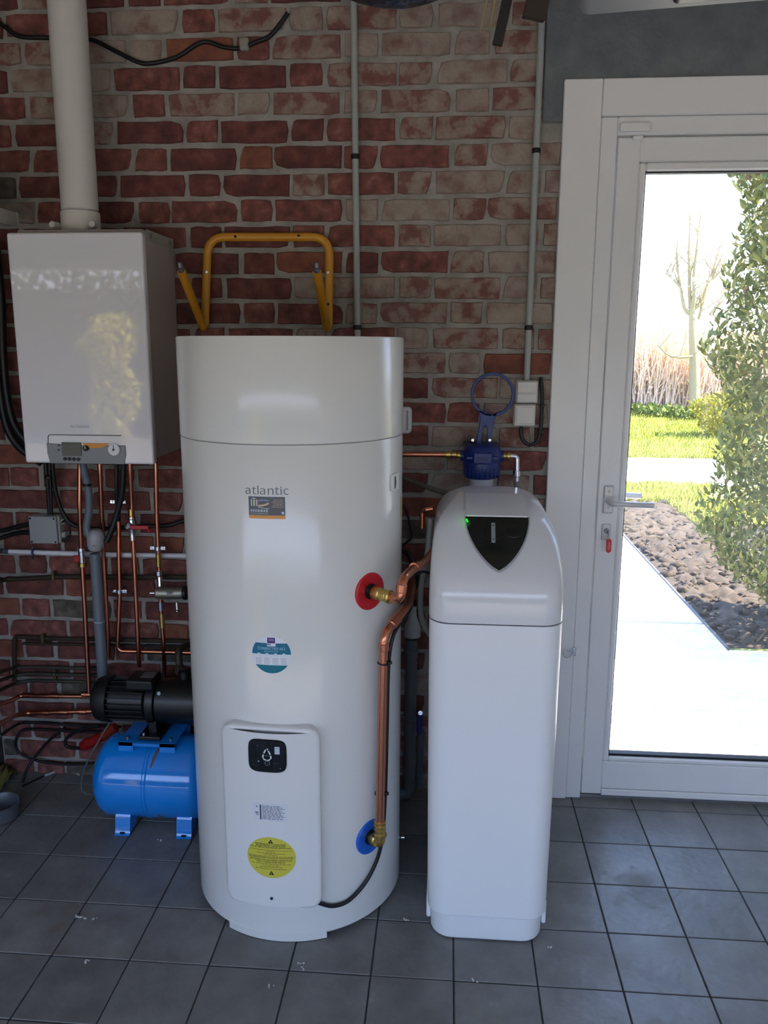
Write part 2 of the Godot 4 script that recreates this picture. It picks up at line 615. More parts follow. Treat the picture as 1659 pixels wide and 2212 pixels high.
# ---------- the room ----------
func room() -> void:
	var plaster := tex_mat("grey render", noise_tex(0.02, [[0.0, Color(0.39, 0.41, 0.42)], [0.5, Color(0.43, 0.45, 0.46)], [1.0, Color(0.47, 0.485, 0.49)]], 512, 5), 0.9, 0.95, noise_tex(0.09, [[0.0, Color.BLACK], [1.0, Color.WHITE]], 512, 4, FastNoiseLite.TYPE_SIMPLEX_SMOOTH, 5), 0.35)
	var mortar := tex_mat("mortar", noise_tex(0.02, [[0.0, Color(0.50, 0.49, 0.465)], [0.5, Color(0.585, 0.57, 0.54)], [1.0, Color(0.65, 0.635, 0.605)]], 512, 5, FastNoiseLite.TYPE_SIMPLEX_SMOOTH, 3), 1.1, 0.95, noise_tex(0.06, [[0.0, Color.BLACK], [1.0, Color.WHITE]], 512, 4, FastNoiseLite.TYPE_SIMPLEX_SMOOTH, 6), 0.3)
	# the brick wall: a mortar bed, then every brick
	var back := struct_root("wall_back")
	var bed := B.new()
	bed.cbox(Vector3(-1.8, -0.1, -0.28), Vector3(0.40, 2.62, -0.004))
	bed.cbox(Vector3(0.40, 2.12, -0.28), Vector3(2.4, 2.62, -0.004))
	bed.cbox(Vector3(1.46, -0.1, -0.28), Vector3(2.4, 2.12, -0.004))
	part("mortar_bed", bed, mortar, back)
	bricks(back)
	# the rendered lintel over the door
	var lin := B.new()
	lin.cbox(Vector3(0.253, 2.118, -0.02), Vector3(2.3, 2.58, 0.006), 0.003)
	part("lintel", lin, plaster, back, "grey rendered concrete lintel")
	# the other walls, with the wide garage doorway behind the camera
	var pale := tex_mat("white render", noise_tex(0.015, [[0.0, Color(0.84, 0.83, 0.80)], [1.0, Color(0.91, 0.90, 0.88)]], 256, 4, FastNoiseLite.TYPE_SIMPLEX_SMOOTH, 8), 0.6, 0.95)
	var dark := tex_mat("dark render", noise_tex(0.02, [[0.0, Color(0.17, 0.17, 0.165)], [1.0, Color(0.29, 0.28, 0.27)]], 256, 4, FastNoiseLite.TYPE_SIMPLEX_SMOOTH, 9), 0.8, 0.95)
	var l := B.new()
	l.cbox(Vector3(-1.8, -0.1, 0.0), Vector3(-1.55, 2.6, 0.6))
	struct("wall_left", l, dark)
	var l2 := B.new()
	l2.cbox(Vector3(-4.1, -0.1, -0.28), Vector3(-3.9, 2.6, 3.9))
	l2.cbox(Vector3(-3.9, -0.1, -0.28), Vector3(-1.8, 2.6, -0.05))
	struct("wall_side", l2, pale)
	var r := B.new()
	r.cbox(Vector3(2.2, -0.1, 0.0), Vector3(2.4, 2.6, 3.9))
	struct("wall_right", r, pale)
	var f := B.new()
	f.cbox(Vector3(-3.9, -0.1, 3.7), Vector3(-3.25, 2.6, 3.9))
	f.cbox(Vector3(1.95, -0.1, 3.7), Vector3(2.2, 2.6, 3.9))
	f.cbox(Vector3(-3.25, 2.0, 3.7), Vector3(1.95, 2.6, 3.9))
	struct("wall_front", f, pale)
	var c := B.new()
	c.cbox(Vector3(-4.1, 2.6, -0.28), Vector3(2.4, 2.75, 3.9))
	for k in 5:
		c.cbox(Vector3(-3.9, 2.545, 0.5 + k * 0.62), Vector3(2.4, 2.62, 0.57 + k * 0.62), 0.004)
	struct("ceiling", c, tex_mat("ceiling boards", noise_tex(0.02, [[0.0, Color(0.80, 0.78, 0.74)], [1.0, Color(0.88, 0.86, 0.82)]], 256, 4, FastNoiseLite.TYPE_SIMPLEX_SMOOTH, 10), 0.8, 0.9))
	floor_tiles()

func glass_mat() -> StandardMaterial3D:
	var g := mat("clear glass", Color(1, 1, 1, 0.04), 0.0)
	g.transparency = BaseMaterial3D.TRANSPARENCY_ALPHA
	return g

func brick_mesh(w: float, h: float, wob: float, chip: int) -> ArrayMesh:
	# front face of fourteen points, a worn edge, the sides going into the mortar
	var b := B.new()
	var p := []
	for q in [[-1, -1], [-0.6, -1], [-0.15, -1], [0.3, -1], [0.7, -1], [1, -1], [1, 0.1], [1, 1], [0.65, 1], [0.25, 1], [-0.2, 1], [-0.65, 1], [-1, 1], [-1, -0.1]]:
		p.append(Vector2(q[0] * w * 0.5 + rng.randf_range(-wob, wob), q[1] * h * 0.5 + rng.randf_range(-wob, wob) * 0.75))
	for k in [0, 5, 7, 12]:
		p[k] *= Vector2(1.0 - rng.randf_range(0.0, 0.003) / w * 2.0, 1.0 - rng.randf_range(0.0, 0.002) / h * 2.0)
	if chip >= 0:
		var k: int = [0, 5, 7, 12][chip % 4]
		p[k] += Vector2(-signf(p[k].x), -signf(p[k].y)) * Vector2(rng.randf_range(0.004, 0.011), rng.randf_range(0.003, 0.007))
	var o := Vector3(0, 0, 1)
	var front := PackedVector3Array()
	for q in p:
		front.append(Vector3(q.x * 0.985 - signf(q.x) * 0.0015, q.y * 0.96 - signf(q.y) * 0.001, rng.randf_range(0.0015, 0.0035)))
	b.fan(front, o)
	for i in 14:
		var j := (i + 1) % 14
		var d: Vector2 = p[j] - p[i]
		var out := Vector3(d.y, -d.x, 0).normalized()
		b.flat(front[i], front[j], Vector3(p[j].x, p[j].y, -0.002), Vector3(p[i].x, p[i].y, -0.002), out + o)
		b.flat(Vector3(p[i].x, p[i].y, -0.002), Vector3(p[j].x, p[j].y, -0.002), Vector3(p[j].x, p[j].y, -0.02), Vector3(p[i].x, p[i].y, -0.02), out)
	return b.mesh()

func behind(x: float, y: float) -> bool:
	# whether a spot on the brick wall is covered by the tank, the boiler, the softener or the pump set as the camera stands
	var eye := Vector3(0.0, 1.4892, 2.5500)
	var d := Vector3(x, y, 0) - eye
	var a := d.x * d.x + d.z * d.z
	var ox := eye.x - TC.x
	var oz := eye.z - TC.y
	var bq := 2.0 * (d.x * ox + d.z * oz)
	var cq := ox * ox + oz * oz - 0.03
	var disc := bq * bq - 4.0 * a * cq
	if disc > 0.0:
		var t := (-bq - sqrt(disc)) / (2.0 * a)
		if eye.y + d.y * t < 1.46:
			return true
	var t2 := (0.3 - eye.z) / d.z
	var q := eye + d * t2
	if q.x > -1.12 and q.x < -0.92 and q.y > 1.19 and q.y < 1.75:
		return true
	var t3 := (0.6 - eye.z) / d.z
	q = eye + d * t3
	if q.x > 0.03 and q.x < 0.2 and q.y < 1.0:
		return true
	return x > -0.9 and x < -0.5 and y < 0.1

func bricks(back: Node3D) -> void:
	var grit := noise_tex(0.05, [[0.0, Color.BLACK], [1.0, Color.WHITE]], 512, 5, FastNoiseLite.TYPE_SIMPLEX_SMOOTH, 12)
	var red := tex_mat("red brick", noise_tex(0.02, [[0.0, Color(0.319, 0.204, 0.181)], [0.45, Color(0.452, 0.272, 0.248)], [0.7, Color(0.509, 0.308, 0.279)], [1.0, Color(0.577, 0.437, 0.397)]], 512, 5, FastNoiseLite.TYPE_SIMPLEX_SMOOTH, 21), 1.7, 0.92, grit, 0.3)
	var deep := tex_mat("deep red brick", noise_tex(0.02, [[0.0, Color(0.284, 0.180, 0.168)], [0.5, Color(0.406, 0.231, 0.212)], [1.0, Color(0.501, 0.324, 0.289)]], 512, 5, FastNoiseLite.TYPE_SIMPLEX_SMOOTH, 22), 1.5, 0.92, grit, 0.3)
	var orange := tex_mat("orange brick", noise_tex(0.016, [[0.0, Color(0.384, 0.230, 0.197)], [0.5, Color(0.498, 0.300, 0.238)], [1.0, Color(0.547, 0.368, 0.266)]], 512, 4, FastNoiseLite.TYPE_SIMPLEX_SMOOTH, 23), 1.3, 0.92, grit, 0.3)
	var burnt := tex_mat("burnt brick", noise_tex(0.02, [[0.0, Color(0.224, 0.210, 0.191)], [0.6, Color(0.366, 0.339, 0.303)], [1.0, Color(0.493, 0.443, 0.398)]], 512, 5, FastNoiseLite.TYPE_SIMPLEX_SMOOTH, 24), 1.5, 0.92, grit, 0.3)
	var smeared := tex_mat("mortar-smeared brick", noise_tex(0.014, [[0.0, Color(0.421, 0.264, 0.241)], [0.40, Color(0.493, 0.346, 0.315)], [0.54, Color(0.549, 0.469, 0.427)], [0.75, Color(0.588, 0.532, 0.484)], [1.0, Color(0.638, 0.589, 0.536)]], 512, 6, FastNoiseLite.TYPE_SIMPLEX_SMOOTH, 25, 0.55), 1.6, 0.95, grit, 0.3)
	var pale := tex_mat("limed brick", noise_tex(0.014, [[0.0, Color(0.483, 0.356, 0.326)], [0.3, Color(0.538, 0.462, 0.426)], [0.5, Color(0.588, 0.532, 0.489)], [1.0, Color(0.626, 0.583, 0.535)]], 512, 6, FastNoiseLite.TYPE_SIMPLEX_SMOOTH, 26, 0.55), 1.5, 0.95, grit, 0.3)
	var longs := []
	var shorts := []
	for k in 8:
		longs.append(brick_mesh(0.201, 0.0615, 0.0026, k if k % 3 == 1 else -1))
		shorts.append(brick_mesh(0.096, 0.0615, 0.0024, k if k % 4 == 1 else -1))
	var rest := {}
	var shown := []
	for row in range(-6, 30):
		var y := 2.1086 - row * 0.0748
		if y < 0.0 or y > 2.58:
			continue
		var even := row % 2 == 0
		for k in range(-4, 5):
			for long in [false, true]:
				var x := -0.428 + k * 0.318 + (0.0 if even else 0.159) + (0.159 if long else 0.0) + rng.randf_range(-0.003, 0.003)
				var w := 0.198 if long else 0.093
				var lo := maxf(x - w * 0.5, -1.547)
				var hi := minf(x + w * 0.5, 0.256 if y > 2.10 else 0.34)
				if hi - lo < 0.022:
					continue
				var cut := hi - lo < w - 0.001
				x = (lo + hi) * 0.5
				# how much mortar was smeared over this stretch of wall
				var lime := clampf((x + 0.50) * 1.7, -0.12, 0.92) * clampf((y - 0.7) * 1.2, 0.25, 1.0) + (0.4 if y > 2.16 else 0.0) + (0.2 if x < -1.0 and y > 1.85 else 0.0)
				var dice := rng.randf()
				var m: Material = red
				if dice < lime * 0.55: m = pale
				elif dice < lime * 1.15: m = smeared
				else:
					var e := rng.randf()
					m = deep if e < 0.36 else orange if e < 0.42 else burnt if e < 0.455 else red
				var mesh: Mesh = brick_mesh(hi - lo, 0.0615, 0.002, -1) if cut else longs[rng.randi() % 8] if long else shorts[rng.randi() % 8]
				var flip := Basis(Vector3(0, 0, 1), PI) if rng.randf() < 0.5 else Basis()
				var at := Transform3D(flip, Vector3(x, y + rng.randf_range(-0.002, 0.002), rng.randf_range(-0.0015, 0.0015)))
				if behind(x, y) or y > 2.47:
					rest[m] = rest.get(m, []) + [[mesh, at]]
				else:
					shown.append([hi - lo, mesh, at, m])
	# the 300 that show largest are parts, the others are joined with the hidden ones
	shown.sort_custom(func(p, q): return p[0] > q[0] + 0.001 or (absf(p[0] - q[0]) <= 0.001 and p[2].origin.y < q[2].origin.y))
	for k in shown.size():
		var e: Array = shown[k]
		if k >= 300:
			rest[e[3]] = rest.get(e[3], []) + [[e[1], e[2]]]
			continue
		var o := MeshInstance3D.new()
		o.name = "brick"
		o.mesh = e[1]
		o.material_override = e[3]
		o.transform = e[2]
		back.add_child(o, true)
	# the rest of the brickwork, joined
	var st := ArrayMesh.new()
	for m in rest:
		var s := SurfaceTool.new()
		s.begin(Mesh.PRIMITIVE_TRIANGLES)
		for q in rest[m]:
			s.append_from(q[0], 0, q[1])
		s.set_material(m)
		s.commit(st)
	var j := MeshInstance3D.new()
	j.name = "brickwork"
	j.mesh = st
	j.set_meta("kind", "stuff")
	back.add_child(j, true)

func floor_tiles() -> void:
	var fl := struct_root("floor")
	var grout := tex_mat("dark grout", noise_tex(0.05, [[0.0, Color(0.13, 0.13, 0.13)], [1.0, Color(0.24, 0.235, 0.225)]], 256, 3, FastNoiseLite.TYPE_SIMPLEX_SMOOTH, 31), 2.0, 0.95)
	part("grout_bed", B.new().cbox(Vector3(-4.1, -0.14, -0.28), Vector3(2.4, -0.0025, 3.9)), grout, fl)
	var scuff := noise_tex(0.012, [[0.0, Color(0.30, 0.30, 0.30)], [0.5, Color(0.36, 0.36, 0.36)], [0.62, Color(0.45, 0.45, 0.45)], [1.0, Color(0.62, 0.62, 0.62)]], 512, 6, FastNoiseLite.TYPE_SIMPLEX_SMOOTH, 35, 0.6, 20.0)
	var kinds := []
	for k in 3:
		var d := 0.02 * (k - 1)
		var ramp := [[0.0, Color(0.39 + d, 0.385 + d, 0.375 + d)], [0.55, Color(0.45 + d, 0.445 + d, 0.435 + d)], [0.85, Color(0.48 + d, 0.475 + d, 0.465 + d)], [1.0, Color(0.55, 0.54, 0.53)]]
		if k == 2:
			ramp[0] = [0.0, Color(0.41, 0.36, 0.32)]; ramp[1] = [0.35, Color(0.45, 0.44, 0.43)]
		var m := tex_mat("floor tile %d" % k, noise_tex(0.014, ramp, 512, 6, FastNoiseLite.TYPE_SIMPLEX_SMOOTH, 32 + k, 0.62), 0.8, 1.0, noise_tex(0.08, [[0.0, Color.BLACK], [1.0, Color.WHITE]], 512, 4, FastNoiseLite.TYPE_SIMPLEX_SMOOTH, 38), 0.08) 
		m.roughness_texture = scuff
		m.roughness_texture_channel = BaseMaterial3D.TEXTURE_CHANNEL_RED
		kinds.append(m)
	var shapes := []
	for k in 4:
		var b := B.new()
		b.cbox(Vector3(-0.0978, -0.012, -0.0964), Vector3(0.0978, 0.0, 0.0964), 0.0012)
		shapes.append(b.mesh())
	var far := SurfaceTool.new()
	far.begin(Mesh.PRIMITIVE_TRIANGLES)
	for i in range(-22, 9):
		for j in range(-1, 24):
			var x := 0.438 + (i + 0.5) * 0.1995
			var z := 0.066 + (j + 0.5) * 0.1968
			if z > 3.85 or z < -0.1 or x > 2.25:
				continue
			var at := Transform3D(Basis(Vector3.UP, PI * (rng.randi() % 2)).rotated(Vector3.RIGHT, rng.randf_range(-0.002, 0.002)), Vector3(x, rng.randf_range(-0.0007, 0.0003), z))
			if j > 5 or x > 1.5 or x < -1.6:
				far.append_from(shapes[0], 0, at)
				continue
			var o := MeshInstance3D.new()
			o.name = "tile"
			o.mesh = shapes[rng.randi() % 4]
			o.material_override = kinds[2 if x < -0.55 and z > 0.7 and rng.randf() < 0.6 else rng.randi() % 2]
			o.transform = at
			fl.add_child(o, true)
	var t := MeshInstance3D.new()
	t.name = "far_tiles"
	t.mesh = far.commit()
	t.material_override = kinds[0]
	t.set_meta("kind", "stuff")
	fl.add_child(t, true)

# ---------- the glazed door ----------
func door() -> void:
	var pvc := mat("white door plastic", Color(0.90, 0.90, 0.90), 0.3)
	var t1 := B.new()
	t1.cbox(Vector3(0.310, 0.0, -0.01), Vector3(0.4175, 2.2275, 0.020), 0.0025)
	struct("trim_1", t1, pvc)
	var t2 := B.new()
	t2.cbox(Vector3(0.4185, 2.129, -0.01), Vector3(1.53, 2.2275, 0.020), 0.0025)
	struct("trim_2", t2, pvc)
	var t3 := B.new()
	t3.cbox(Vector3(1.424, 0.0, -0.01), Vector3(1.53, 2.128, 0.020), 0.0025)
	struct("trim_3", t3, pvc)
	var d := struct_root("door_1")
	var b := B.new()
	b.cbox(Vector3(0.4185, 0.0, -0.08), Vector3(0.4665, 2.1285, 0.012), 0.003)
	b.cbox(Vector3(1.374, 0.0, -0.08), Vector3(1.4235, 2.1285, 0.012), 0.003)
	b.cbox(Vector3(0.4665, 2.079, -0.08), Vector3(1.374, 2.1285, 0.012), 0.003)
	part("door_frame", b, pvc, d)
	part("threshold", B.new().cbox(Vector3(0.4665, -0.01, -0.2), Vector3(1.374, 0.008, 0.0), 0.002), mat("aluminium", Color(0.6, 0.6, 0.62), 0.4, 0.9), d)
	for q in [[0.4705, 0.0125, 0.5355, 2.0755], [1.305, 0.0125, 1.370, 2.0755]]:
		part("stile", B.new().cbox(Vector3(q[0], q[1], -0.062), Vector3(q[2], q[3], 0.002), 0.003), pvc, d)
	part("top_rail", B.new().cbox(Vector3(0.5355, 2.009, -0.062), Vector3(1.305, 2.0755, 0.002), 0.003), pvc, d)
	part("bottom_rail", B.new().cbox(Vector3(0.5355, 0.034, -0.062), Vector3(1.305, 0.132, 0.002), 0.003), pvc, d)
	part("drip_strip", B.new().cbox(Vector3(0.5355, 0.010, -0.062), Vector3(1.305, 0.033, 0.006), 0.003), pvc, d)
	for q in [[0.536, 0.132, 0.5545, 2.0085], [1.286, 0.132, 1.3045, 2.0085], [0.5545, 1.984, 1.286, 2.0085], [0.5545, 0.132, 1.286, 0.150]]:
		part("glazing_bead", B.new().cbox(Vector3(q[0], q[1], -0.04), Vector3(q[2], q[3], 0.0005), 0.005), pvc, d)
	var g := B.new()
	g.cbox(Vector3(0.553, 0.148, -0.034), Vector3(0.5575, 1.986, -0.008))
	g.cbox(Vector3(1.283, 0.148, -0.034), Vector3(1.2875, 1.986, -0.008))
	g.cbox(Vector3(0.5575, 1.980, -0.034), Vector3(1.283, 1.986, -0.008))
	g.cbox(Vector3(0.5575, 0.148, -0.034), Vector3(1.283, 0.158, -0.008))
	part("gasket", g, mat("dark gasket", Color(0.09, 0.10, 0.11), 0.6), d)
	part("pane", B.new().cbox(Vector3(0.5545, 0.150, -0.026), Vector3(1.286, 1.984, -0.022)), glass_mat(), d)
	var hc := Vector3(0.5122, 2.0983, 0.0160)
	part("hinge_cover", B.new().rbox(hc, Vector3(0.086, 0.024, 0.022), 0.005), pvc, d)
	part("hinge_cover", B.new().rbox(Vector3(0.5251, 2.0722, 0.0060), Vector3(0.030, 0.012, 0.012), 0.004), pvc, d)
	# the lever handle with its long plate, inside and out
	var satin := mat("satin white metal", Color(0.80, 0.80, 0.80), 0.3, 0.15)
	var hp := Vector3(0.5024, 1.0214, 0.0060)
	var plate := part("handle_plate", B.new().rbox(hp, Vector3(0.031, 0.088, 0.012), 0.005), satin, d)
	part("screw", B.new().rod(hp + Vector3(0.001, 0.026, 0.005), hp + Vector3(0.001, 0.026, 0.0075), 0.004), steel, plate)
	part("screw", B.new().rod(hp + Vector3(0.001, -0.024, 0.005), hp + Vector3(0.001, -0.024, 0.0075), 0.004), steel, plate)
	var lv := B.new()
	var h0 := hp + Vector3(-0.001, -0.004, 0.0)
	lv.tube(fillet([h0, h0 + Vector3(0, 0, 0.048), h0 + Vector3(0.060, -0.002, 0.052), h0 + Vector3(0.128, -0.003, 0.050)], 0.016, 6), 0.0092, 14)
	part("lever", lv, satin, d, "white lever handle")
	var lo := B.new()
	var h1 := Vector3(h0.x, h0.y, -0.062)
	lo.tube(fillet([h1, h1 + Vector3(0, 0, -0.048), h1 + Vector3(0.128, -0.004, -0.05)], 0.016, 6), 0.010, 12)
	part("outer_lever", lo, satin, d)
	var ep := Vector3(0.5016, 0.9174, 0.0040)
	var esc := part("lock_plate", B.new().rbox(ep, Vector3(0.028, 0.052, 0.008), 0.004), satin, d)
	part("lock_cylinder", B.new().rod(ep + Vector3(0.001, 0.004, 0.0), ep + Vector3(0.001, 0.004, 0.012), 0.0085), steel, esc)
	# the key in the lock and its red tag
	var k := thing("key", "small steel key with a red plastic tag, hanging in the lock of the white door", "key", ep)
	var kc := ep + Vector3(0.001, 0.004, 0.012)
	part("blade", B.new().cbox(kc + Vector3(-0.0015, -0.004, -0.008), kc + Vector3(0.0015, 0.004, 0.012), 0.0005), steel, k)
	part("bow", B.new().prism(circle(0.008, 20), -0.001, 0.001, Transform3D(Basis(Vector3.UP, PI / 2), kc + Vector3(0, 0, 0.021)), 0.0004), steel, k)
	part("split_ring", B.new().ring(kc + Vector3(0, -0.013, 0.024), Vector3(1, 0, 0.3).normalized(), 0.009, 0.0009, 20), steel, k)
	var tg := part("key_tag", B.new().prism(rounded(0.0155, 0.044, 0.0075), -0.0025, 0.0025, Transform3D(Basis(), kc + Vector3(0.003, -0.040, 0.024)), 0.0012), mat("red plastic", Color(0.80, 0.10, 0.12), 0.35), k, "red plastic key tag")
	part("tag_window", B.new().prism(rounded(0.007, 0.026, 0.003), 0.0024, 0.0030, Transform3D(Basis(), kc + Vector3(0.003, -0.040, 0.024)), 0.0003), mat("tag paper", Color(0.80, 0.42, 0.42), 0.5), tg)
	# a bent clear hook on the door trim beside the softener
	var hk := B.new()
	var hb := Vector3(0.4195, 0.5230, 0.0220)
	hk.tube(flow([hb + Vector3(-0.006, 0.010, 0), hb + Vector3(-0.010, 0.010, 0.02), hb + Vector3(-0.030, 0.013, 0.028), hb + Vector3(-0.038, 0.004, 0.03), hb + Vector3(-0.030, -0.008, 0.028), hb + Vector3(-0.014, -0.008, 0.02), hb + Vector3(-0.004, 0.004, 0.01)], 5), 0.0022, 8)
	var hn := thing("wire_hook", "small bent wire hook on the white door trim beside the softener", "hook", hb)
	part("wire", hk, chrome, hn)
	part("hook_base", B.new().rbox(hb + Vector3(0.0, 0.002, 0.002), Vector3(0.011, 0.030, 0.006), 0.003), chrome, hn)

# ---------- the gas boiler and its flue ----------
func boiler() -> void:
	var enamel := mat("boiler white", Color(0.85, 0.845, 0.865), 0.025)
	var grey := mat("boiler grey", Color(0.44, 0.46, 0.49), 0.3)
	var side := mat("boiler side", Color(0.66, 0.63, 0.61), 0.45)
	var bo := thing("gas_boiler", "white wall-hung gas boiler with a grey control strip, left of the tall tank", "boiler", Vector3(-1.02, 1.15, 0.0))
	part("casing", B.new().cbox(Vector3(-1.205, 1.165, 0.004), Vector3(-0.846, 1.80, 0.262), 0.004), side, bo)
	part("seam", B.new().cbox(Vector3(-1.20, 1.16, 0.258), Vector3(-0.842, 1.787, 0.276), 0.002), mat("seam grey", Color(0.30, 0.27, 0.26), 0.6), bo)
	part("front_cover", B.new().rbox(Vector3(-1.0235, 1.4705, 0.289), Vector3(0.381, 0.634, 0.030), 0.007), enamel, bo)
	# the control strip at the bottom of the cover
	var z := 0.304
	var strip := PackedVector2Array()
	var a := Vector3(-1.1450, 1.2119, 0.3040)
	var b := Vector3(-0.9134, 1.2082, 0.3040)
	var c := Vector3(-0.9195, 1.1537, 0.3040)
	var d := Vector3(-1.1388, 1.1531, 0.3040)
	for q in [a, (a + b) * 0.5 + Vector3(0, -0.004, 0), b, (b + c) * 0.5 + Vector3(0.004, 0, 0), c, d, (a + d) * 0.5 + Vector3(-0.003, 0, 0)]:
		strip.append(Vector2(q.x, maxf(q.y, 1.1535)))
	var cp := part("control_panel", B.new().prism(strip, 0.300, 0.3065, Transform3D(), 0.0015), grey, bo, "grey control strip")
	var groove := B.new()
	groove.tube(fillet([Vector3(-1.1408, 1.2120, 0.3042), Vector3(-1.1388, 1.2359, 0.3042), Vector3(-0.9238, 1.2358, 0.3042)], 0.008), 0.0012, 6)
	part("flap_groove", groove, mat("groove", Color(0.20, 0.20, 0.21), 0.7), bo)
	var yel := PackedVector2Array()
	for q in [Vector3(-1.0381, 1.2136, 0.3070), Vector3(-0.9593, 1.2133, 0.3070), Vector3(-0.9791, 1.2011, 0.3070), Vector3(-1.0310, 1.1978, 0.3070)]:
		yel.append(Vector2(q.x, q.y))
	part("yellow_stripe", B.new().prism(yel, 0.305, 0.3072, Transform3D(), 0.0004), mat("ochre print", Color(0.80, 0.55, 0.20), 0.5), cp, "ochre stripe")
	var l0 := Vector3(-1.0996, 1.1769, 0.3070)
	var l1 := Vector3(-1.0421, 1.2149, 0.3070)
	part("display", B.new().cbox(Vector3(l0.x, l0.y, 0.305), Vector3(l1.x, l1.y, 0.3085), 0.001), mat("dim display", Color(0.17, 0.20, 0.20), 0.2), cp, "dark grey display")
	for k in 4:
		var q := Vector3(-1.0924, 1.1676, 0.3065) + Vector3(0.0132 * k, -0.0003 * k, 0)
		part("button", B.new().rod(q, q + Vector3(0, 0, 0.004), 0.0050, 16), black, cp)
	for q in [Vector3(-1.1086, 1.2060, 0.3065), Vector3(-1.1096, 1.1927, 0.3065)]:
		part("indicator", B.new().rod(q, q + Vector3(0, 0, 0.002), 0.0024, 10), black, cp)
	var kn := Vector3(-1.0271, 1.1991, 0.3065)
	var knob := part("knob", B.new().rod(kn, kn + Vector3(0, 0, 0.010), 0.0078, 20, 0.002), black, cp)
	part("knob_mark", B.new().cbox(kn + Vector3(-0.0008, 0.0, 0.0098), kn + Vector3(0.0008, 0.006, 0.0106)), white, knob)
	var dl := Vector3(-0.9457, 1.1962, 0.3065)
	part("pressure_gauge", B.new().rod(dl, dl + Vector3(0, 0, 0.006), 0.0175, 28, 0.0015), mat("gauge white", Color(0.82, 0.82, 0.83), 0.3), cp, "round white pressure gauge")
	var nd := B.new()
	nd.rod(dl + Vector3(0, 0, 0.006), dl + Vector3(0, 0, 0.0085), 0.0032, 12)
	nd.cbox(dl + Vector3(-0.0006, 0, 0.006), dl + Vector3(0.0006, 0.013, 0.0072))
	part("gauge_needle", nd, black, cp)
	lay("brand_print", flat_text("De Dietrich", Vector2(0.052, 0.0085), Transform3D(Basis(), Vector3(-1.0441, 1.2607, 0.3042)), sans), mat("faint grey print", Color(0.58, 0.58, 0.60), 0.5), bo)
	# the bracket at the top of the right side
	var br := B.new()
	br.cbox(Vector3(-0.846, 1.775, 0.02), Vector3(-0.8435, 1.803, 0.235), 0.0008)
	br.cbox(Vector3(-0.8435, 1.755, 0.02), Vector3(-0.842, 1.803, 0.045), 0.0005)
	var bp := part("bracket", br, mat("bracket grey", Color(0.66, 0.67, 0.62), 0.5, 0.3), bo, "pale grey bracket")
	for q in [0.05, 0.21]:
		part("screw", B.new().rod(Vector3(-0.8435, 1.788, q), Vector3(-0.8405, 1.788, q), 0.008, 12), steel, bp)
	# flue
	var flue_m := mat("flue white", Color(0.80, 0.785, 0.76), 0.45)
	var fb := Vector3(-1.0701, 1.8096, 0.1500)
	var fl := thing("flue_pipe", "thick off-white flue pipe rising from the top of the gas boiler", "pipe", Vector3(-1.067, 1.80, 0.15))
	part("pipe", B.new().rod(Vector3(-1.069, 1.862, 0.15), Vector3(-1.066, 2.60, 0.15), 0.0515, 36), flue_m, fl)
	part("collar", B.new().lathe([Vector2(0.050, 0.0), Vector2(0.0545, 0.0), Vector2(0.0548, 0.06), Vector2(0.0535, 0.064), Vector2(0.0515, 0.064)], Transform3D(Basis(), Vector3(-1.069, 1.798, 0.15)), 36), flue_m, fl)
	for q in [-0.055, 0.05]:
		part("test_plug", B.new().rod(Vector3(-1.069 + q, 1.822, 0.17), Vector3(-1.069 + q * 1.12, 1.822, 0.205), 0.009, 14), flue_m, fl)

func run(called: String, pts: Array, r: float, bend: float, m: Material, label: String, category := "pipe", group := "") -> Node3D:
	var o := thing(called, label, category, pts[-1], group)
	part("pipe" if category == "pipe" else category, B.new().tube(fillet(pts, bend), r, 12), m, o)
	return o

func nut(o: Node3D, called: String, a: Vector3, b: Vector3, r: float, m: Material) -> void:
	part(called, B.new().rod(a, b, r, 6 if called.contains("nut") else 14), m, o)

func saddle(at: Vector3, label: String, both := true) -> void:
	# a small two-screw pipe clip on the wall
	var o := thing("pipe_clip", label, "pipe clip", Vector3(at.x, at.y, 0.0))
	part("stem", B.new().rod(Vector3(at.x, at.y, 0.0), Vector3(at.x, at.y, at.z - 0.008), 0.004, 8), steel, o)
	part("band", B.new().lathe([Vector2(0.0095, -0.006), Vector2(0.0115, -0.006), Vector2(0.0115, 0.006), Vector2(0.0095, 0.006)], Transform3D(Basis(), at), 18), chrome, o)
	for s in ([-1.0, 1.0] if both else [1.0]):
		part("lug", B.new().rbox(at + Vector3(s * 0.018, 0, 0), Vector3(0.016, 0.013, 0.006), 0.002), chrome, o)
		part("screw", B.new().rod(at + Vector3(s * 0.019, 0, 0.002), at + Vector3(s * 0.019, 0, 0.009), 0.0042, 10), chrome, o)

